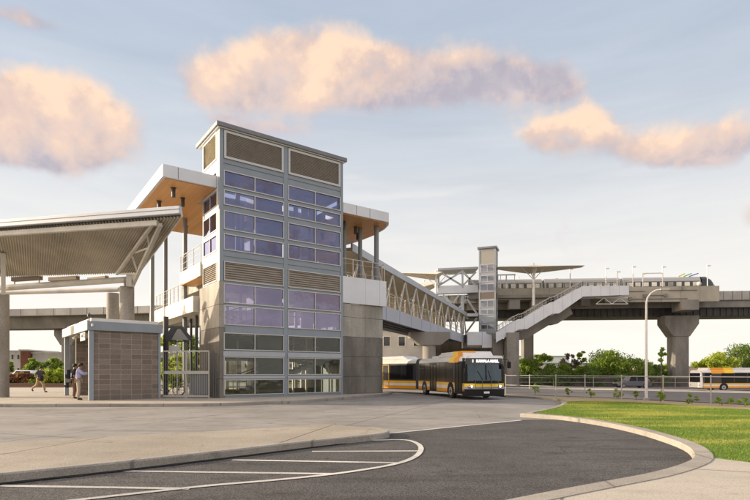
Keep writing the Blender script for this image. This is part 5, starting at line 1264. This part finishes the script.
# cars
def car(loc, rz, col, label, L=4.7, Hh=1.72, suv=True, group=None, Wd=1.85, name='parked_car', cat='car'):
    r = thing(name, label, cat, loc, rz, group)
    pm = mat('carpaint_'+'_'.join('%02d' % int(x*99) for x in col), col, .28, metal=.3)
    z1 = Hh*.56
    low = [(0.05, .35), (0, .55), (.05, z1-.22), (L*.24, z1-.02), (L*.93, z1+.02), (L-.02, z1-.2), (L, .5), (L-.08, .33)]
    c = MB(); n = len(low); vs = []
    for (x, s) in ((-Wd/2, .98), (-Wd/2+.06, 1.0), (Wd/2-.06, 1.0), (Wd/2, .98)):
        zz = 0
        for (y, z) in low: vs.append((x, (y-L/2)*(s if abs(x) > Wd/2-.03 else 1)+L/2, z))
    fs = [(i*n+j, i*n+(j+1) % n, (i+1)*n+(j+1) % n, (i+1)*n+j) for i in range(3) for j in range(n)]+[tuple(range(n)), tuple(3*n+j for j in range(n-1, -1, -1))]
    c.add(vs, fs); body = c.obj('body', pm, r, smooth=True, bevel=.04)
    gh = [(L*.25, z1-.04), (L*.40, Hh-.06), (L*.46, Hh), (L*.86, Hh-.03), (L*.96, z1-.02)] if suv else [(L*.27, z1-.03), (L*.42, Hh-.04), (L*.5, Hh), (L*.68, Hh-.03), (L*.86, z1-.02)]
    c = MB(); n = len(gh); vs = []
    for (x, lift) in ((-Wd/2+.04, 0), (Wd/2-.04, 0)):
        for (y, z) in gh: vs.append((x*(1-.16*(z-z1)/(Hh-z1)) if z > z1 else x, y, z))
    c.add(vs, [tuple(range(n)), tuple(range(2*n-1, n-1, -1))]+[(i, (i+1) % n, n+(i+1) % n, n+i) for i in range(n)]); c.obj('cabin', pm, r, smooth=False, bevel=.05)
    for sg in (-1, 1):
        for (ya, yb) in ((.33, .56), (.58, .86 if suv else .74)):
            zt = Hh-.14; xa = sg*(Wd/2-.028); xb = sg*(Wd/2-.04)*(1-.16*(zt-z1)/(Hh-z1))+sg*.012
            yA = L*ya+(.35 if ya < .4 else 0); c = MB(); q = [(xa, L*ya, z1+.03), (xa, L*yb, z1+.03), (xb, L*yb-(.12 if yb > .7 else 0), zt), (xb, yA, zt)]
            c.add(q+[(p[0]-sg*.03, p[1], p[2]) for p in q], [(0, 1, 2, 3), (7, 6, 5, 4), (0, 4, 5, 1), (1, 5, 6, 2), (2, 6, 7, 3), (3, 7, 4, 0)]); c.obj('window', mat('bus_glass', (.018, .02, .022), .08), r)
    c = MB(); c.add([(-Wd*.40, L*.262, z1+.03), (Wd*.40, L*.262, z1+.03), (Wd*.34, L*.40, Hh-.1), (-Wd*.34, L*.40, Hh-.1)], [(0, 1, 2, 3)]); c.obj('windscreen', mat('bus_glass', (.018, .02, .022), .08), r, fix=False)
    for y in (L*.18, L*.80):
        for sg in (-1, 1): wheel(r, sg*(Wd/2-.10), y, .35, .22)
    for sg in (-1, 1):
        c = MB(); c.sphere((sg*Wd*.37, .08, z1-.28), .12, 8, .7); c.obj('headlight', mat('headlamp_case', (.55, .56, .58), .15), r, smooth=True)
        c = MB(); c.box(sg*Wd*.5-.03, sg*Wd*.5+.03, L-.25, L-.05, z1-.25, z1-.05); c.obj('tail_light', mat('tail_red', (.4, .02, .02), .3), r)
        c = MB(); c.sphere((sg*(Wd/2+.08), L*.32, z1+.06), .1, 8, .7); c.obj('mirror', pm, r, smooth=True)
    c = MB(); c.box(-Wd*.42, Wd*.42, -.02, .06, .38, .58); c.obj('grille', black, r, bevel=.02)
    return r
so_ = P(614, 388, 78.5)
car((so_.x, 78.2, H(so_.x, 78)+.05), -PI/2, (.16, .17, .19), 'grey SUV driving on the far road below the big green tree', 5.2, 1.85, name='suv', cat='car')
pcs = [(9, 72, (.55, .55, .55), 'silver car parked next to the shelter column beyond the hedge', False), (17, 71, (.8, .8, .82), 'white van like car parked beyond the reddish hedge', True), (25, 73, (.7, .7, .7), 'pale car parked left of the walking person', False), (33, 75, (.25, .25, .28), 'dark grey car parked behind the walking person', False), (42, 78, (.10, .10, .12), 'black car parked right of the walking person', True), (55, 70, (.75, .75, .75), 'white car half hidden by the bright green hedge', False)]
for i, (px, Y, col, lab, s) in enumerate(pcs):
    x = (px-375)/F*Y; car((x-1.5, Y, H(x, Y)), -PI/2+.15*(i % 3-1) if i != 1 else -PI/2, col, lab, 4.6, 1.85 if s else 1.5, s, 'cars in the car park')
# ------------------------------------------------------------------ people
def skin(name, verts, edges, radii, m, parent, lev=1):
    me = bpy.data.meshes.new(name); me.from_pydata(verts, edges, []); o = bpy.data.objects.new(name, me); COL.objects.link(o)
    md = o.modifiers.new('s', 'SKIN'); md.use_smooth_shade = True; sd_ = o.modifiers.new('u', 'SUBSURF'); sd_.levels = lev; sd_.render_levels = lev
    for i, r in enumerate(radii):
        sv = me.skin_vertices[0].data[i]; sv.radius = r if isinstance(r, tuple) else (r, r); sv.use_root = (i == 0)
    dg = bpy.context.evaluated_depsgraph_get(); nm = bpy.data.meshes.new_from_object(o.evaluated_get(dg)); nm.name = name
    bpy.data.objects.remove(o); nm.materials.clear(); nm.materials.append(m); q = bpy.data.objects.new(name, nm); COL.objects.link(q); q.parent = parent; return q
skinm = mat('skin_brown', (.28, .15, .09), .5)
def person(loc, rz, h, label, J, shirt, pants, hair=(.015, .012, .01), shoes=(.02, .02, .02), sleeve=1):
    """J: joints in units of height 1.75, facing -y"""
    p = thing('person', label, 'person', loc, rz); p.scale = (h/1.75,)*3
    names = ['pelvis', 'chest', 'neck', 'head', 'crown', 'shl', 'ell', 'wrl', 'shr', 'elr', 'wrr', 'hipl', 'knl', 'anl', 'tol', 'hipr', 'knr', 'anr', 'tor']
    V = [J[n] for n in names]; I = {n: i for i, n in enumerate(names)}
    rad = {'pelvis': (.15, .11), 'chest': (.165, .11), 'neck': .055, 'head': (.075, .088), 'crown': (.072, .085), 'shl': .06, 'ell': .045, 'wrl': .03, 'shr': .06, 'elr': .045, 'wrr': .03, 'hipl': .09, 'knl': .062, 'anl': .042, 'tol': .035, 'hipr': .09, 'knr': .062, 'anr': .042, 'tor': .035}
    Ed = [('pelvis', 'chest'), ('chest', 'neck'), ('neck', 'head'), ('head', 'crown'), ('chest', 'shl'), ('shl', 'ell'), ('ell', 'wrl'), ('chest', 'shr'), ('shr', 'elr'), ('elr', 'wrr'), ('pelvis', 'hipl'), ('hipl', 'knl'), ('knl', 'anl'), ('anl', 'tol'), ('pelvis', 'hipr'), ('hipr', 'knr'), ('knr', 'anr'), ('anr', 'tor')]
    vs = list(V); es = [(I[a], I[b]) for a, b in Ed]; rr = [rad[n] for n in names]
    for w_, e_ in (('wrl', 'ell'), ('wrr', 'elr')):   # palm and five fingers
        W_ = Vector(J[w_]); d = (W_-Vector(J[e_])).normalized(); sd2 = Vector((0, 1, 0)).cross(d).normalized() if abs(d.y) < .9 else Vector((1, 0, 0)); nx = d.cross(sd2)
        pi = len(vs); vs.append(tuple(W_+d*.06)); rr.append((.035, .02)); es.append((I[w_], pi))
        for k, (off, ln) in enumerate(((-.028, .06), (-.01, .075), (.01, .072), (.028, .055))):
            a = len(vs); vs.append(tuple(W_+d*.10+sd2*off)); rr.append(.009); es.append((pi, a)); vs.append(tuple(W_+d*(.10+ln)+sd2*off+nx*.02)); rr.append(.008); es.append((a, a+1))
        a = len(vs); vs.append(tuple(W_+d*.07-sd2*.05+nx*.02)); rr.append(.010); es.append((pi, a))
    body = skin('body', vs, es, rr, skinm, p)
    hd = Vector(J['head']); cr = Vector(J['crown']); f = Vector((0, -1, 0))
    c = MB(); c.sphere(cr+Vector((0, .02, .005)), .100, 14, .85); c.sphere(hd+Vector((0, .045, .05)), .088, 12, 1.0); c.obj('hair', mat('hair_%d' % int(hair[0]*1000), hair, .7), p, smooth=True)
    c = MB(); c.sphere(hd+Vector((-.03, -.088, .045)), .010, 6); c.sphere(hd+Vector((.03, -.088, .045)), .010, 6); c.obj('eye', black, p)
    c = MB(); c.tube([hd+Vector((0, -.085, .04)), hd+Vector((0, -.112, .005)), hd+Vector((0, -.088, -.002))], [.008, .014, .008], 6); c.sphere(hd+Vector((-.085, 0, .02)), .022, 6); c.sphere(hd+Vector((.085, 0, .02)), .022, 6); c.tube([hd+Vector((-.022, -.086, -.035)), hd+Vector((.022, -.086, -.035))], .006, 5); c.obj('face', skinm, p, smooth=True)
    k = .018
    S = ['pelvis', 'chest', 'neck', 'shl', 'shr']; el_ = lambda s, e: tuple(Vector(J[s]).lerp(Vector(J[e]), .98 if sleeve > 1 else .9))
    sv = [tuple(Vector(J['pelvis'])+Vector((0, 0, -.02))), J['chest'], tuple(Vector(J['neck'])-Vector((0, 0, .05))), J['shl'], el_('shl', 'ell'), J['shr'], el_('shr', 'elr')]
    se = [(0, 1), (1, 2), (1, 3), (3, 4), (1, 5), (5, 6)]; sr = [(.17, .135), (.19, .135), .075, .085, .072, .085, .072]
    if sleeve > 1:
        sv += [tuple(Vector(J['ell']).lerp(Vector(J['wrl']), .9)), tuple(Vector(J['elr']).lerp(Vector(J['wrr']), .9))]; se += [(4, 7), (6, 8)]; sr += [.048, .048]
    skin('shirt', sv, se, sr, mat('cloth_'+'_'.join('%02d' % int(x*99) for x in shirt), shirt, .85, bump=.3, bscale=20), p)
    tv = [tuple(Vector(J['pelvis'])+Vector((0, 0, .03))), J['hipl'], J['knl'], tuple(Vector(J['anl'])+Vector((0, 0, .02))), J['hipr'], J['knr'], tuple(Vector(J['anr'])+Vector((0, 0, .02)))]
    skin('trousers', tv, [(0, 1), (1, 2), (2, 3), (0, 4), (4, 5), (5, 6)], [(.165, .125), .105, .085, .07, .105, .085, .07], mat('cloth_'+'_'.join('%02d' % int(x*99) for x in pants), pants, .85, bump=.3, bscale=20), p)
    for s in 'lr':
        a = Vector(J['an'+s]); t = Vector(J['to'+s]); d = (t-a).normalized(); skin('shoe', [tuple(a+Vector((0, .03, -.02))), tuple(a.lerp(t, .5)+Vector((0, 0, -.01))), tuple(t+d*.03)], [(0, 1), (1, 2)], [(.05, .055), (.05, .05), (.045, .035)], mat('shoe_dark', shoes, .6), p)
    return p
stand = dict(pelvis=(0, 0, .95), chest=(0, -.01, 1.30), neck=(0, -.02, 1.48), head=(0, -.05, 1.58), crown=(0, -.05, 1.66), shl=(-.19, 0, 1.40), ell=(-.25, .02, 1.12), wrl=(-.22, -.12, .92), shr=(.19, 0, 1.40), elr=(.25, .0, 1.13), wrr=(.2, -.2, 1.0),
             hipl=(-.09, 0, .90), knl=(-.10, -.02, .50), anl=(-.10, .02, .09), tol=(-.12, -.14, .04), hipr=(.09, 0, .90), knr=(.10, -.02, .50), anr=(.11, .03, .09), tor=(.13, -.13, .04))
reach = dict(stand); reach.update(elr=(.22, -.22, 1.22), wrr=(.12, -.42, 1.28), ell=(-.22, -.2, 1.2), wrl=(-.12, -.40, 1.22), head=(0, -.1, 1.56), crown=(0, -.12, 1.64), neck=(0, -.05, 1.47))
walk = dict(stand); walk.update(pelvis=(0, 0, .93), chest=(0, -.06, 1.27), neck=(0, -.10, 1.45), head=(0, -.14, 1.55), crown=(0, -.14, 1.63), shl=(-.18, -.03, 1.37), shr=(.18, -.09, 1.37), ell=(-.23, .12, 1.13), wrl=(-.2, .0, .95), elr=(.23, -.2, 1.12), wrr=(.16, -.36, 1.02),
            hipl=(-.09, 0, .88), knl=(-.10, .10, .48), anl=(-.10, .47, .26), tol=(-.1, .40, .10), hipr=(.09, 0, .88), knr=(.10, -.22, .50), anr=(.10, -.30, .09), tor=(.11, -.46, .05))
pk = G(39.5, 392.5, .147)
person((pk.x, pk.y, .147), R(80), 1.9, 'person in dark shirt and khaki trousers walking with a shoulder bag', walk, (.06, .065, .07), (.36, .25, .14))
def bag(loc, rz, label, s=(.32, .16, .42), col=(.015, .015, .018), name='backpack'):
    b = thing(name, label, 'bag', loc, rz); w_, d, h = s
    c = MB(); c.box(-w_/2, w_/2, -d/2, d/2, 0, h); c.obj('main_body', mat('bag_%d' % int(col[0]*1000), col, .8), b, bevel=.05)
    c = MB(); c.box(-w_*.35, w_*.35, d/2, d/2+.06, .04, h*.5); c.obj('pocket', mat('bag_%d' % int(col[0]*1000), col, .8), b, bevel=.02)
    c = MB(); c.tube([(-.1, -d/2, h-.05), (-.12, -d/2-.1, h+.06), (-.12, -d/2-.12, .2), (-.1, -d/2, .05)], .016, 5); c.tube([(.1, -d/2, h-.05), (.12, -d/2-.1, h+.06), (.12, -d/2-.12, .2), (.1, -d/2, .05)], .016, 5); c.obj('strap', black, b); return b
bag((pk.x+.28, pk.y-.22, .147+.82), R(100), 'dark shoulder bag carried by the walking person', (.36, .14, .36), name='shoulder_bag')
p1 = G(78.5, 400.2, .147); p2v = G(74.2, 398.8, .147)
person((p1.x, p1.y, .147), R(118), 1.95, 'person in lilac shirt and beige trousers standing at the kiosk opening', reach, (.40, .40, .62), (.40, .34, .27), sleeve=2)
person((p2v.x, p2v.y, .147), R(122), 1.92, 'person in black top and brown trousers with backpack behind the lilac shirt', stand, (.02, .02, .022), (.16, .09, .05))
bag((p2v.x-.24, p2v.y-.12, .147+1.08), R(122), 'black backpack worn by the person in black at the kiosk', (.34, .2, .5))
bag((p2v.x-.30, p2v.y-.14, .147+.60), R(122), 'small black satchel hanging below the backpack at the kiosk', (.3, .16, .3), name='satchel')
p3 = G(82.5, 399.5, .147)
person((p3.x+.3, p3.y+.75, .147), R(120), 1.8, 'person in pale trousers mostly hidden behind the kiosk corner post', stand, (.03, .03, .035), (.6, .57, .52))
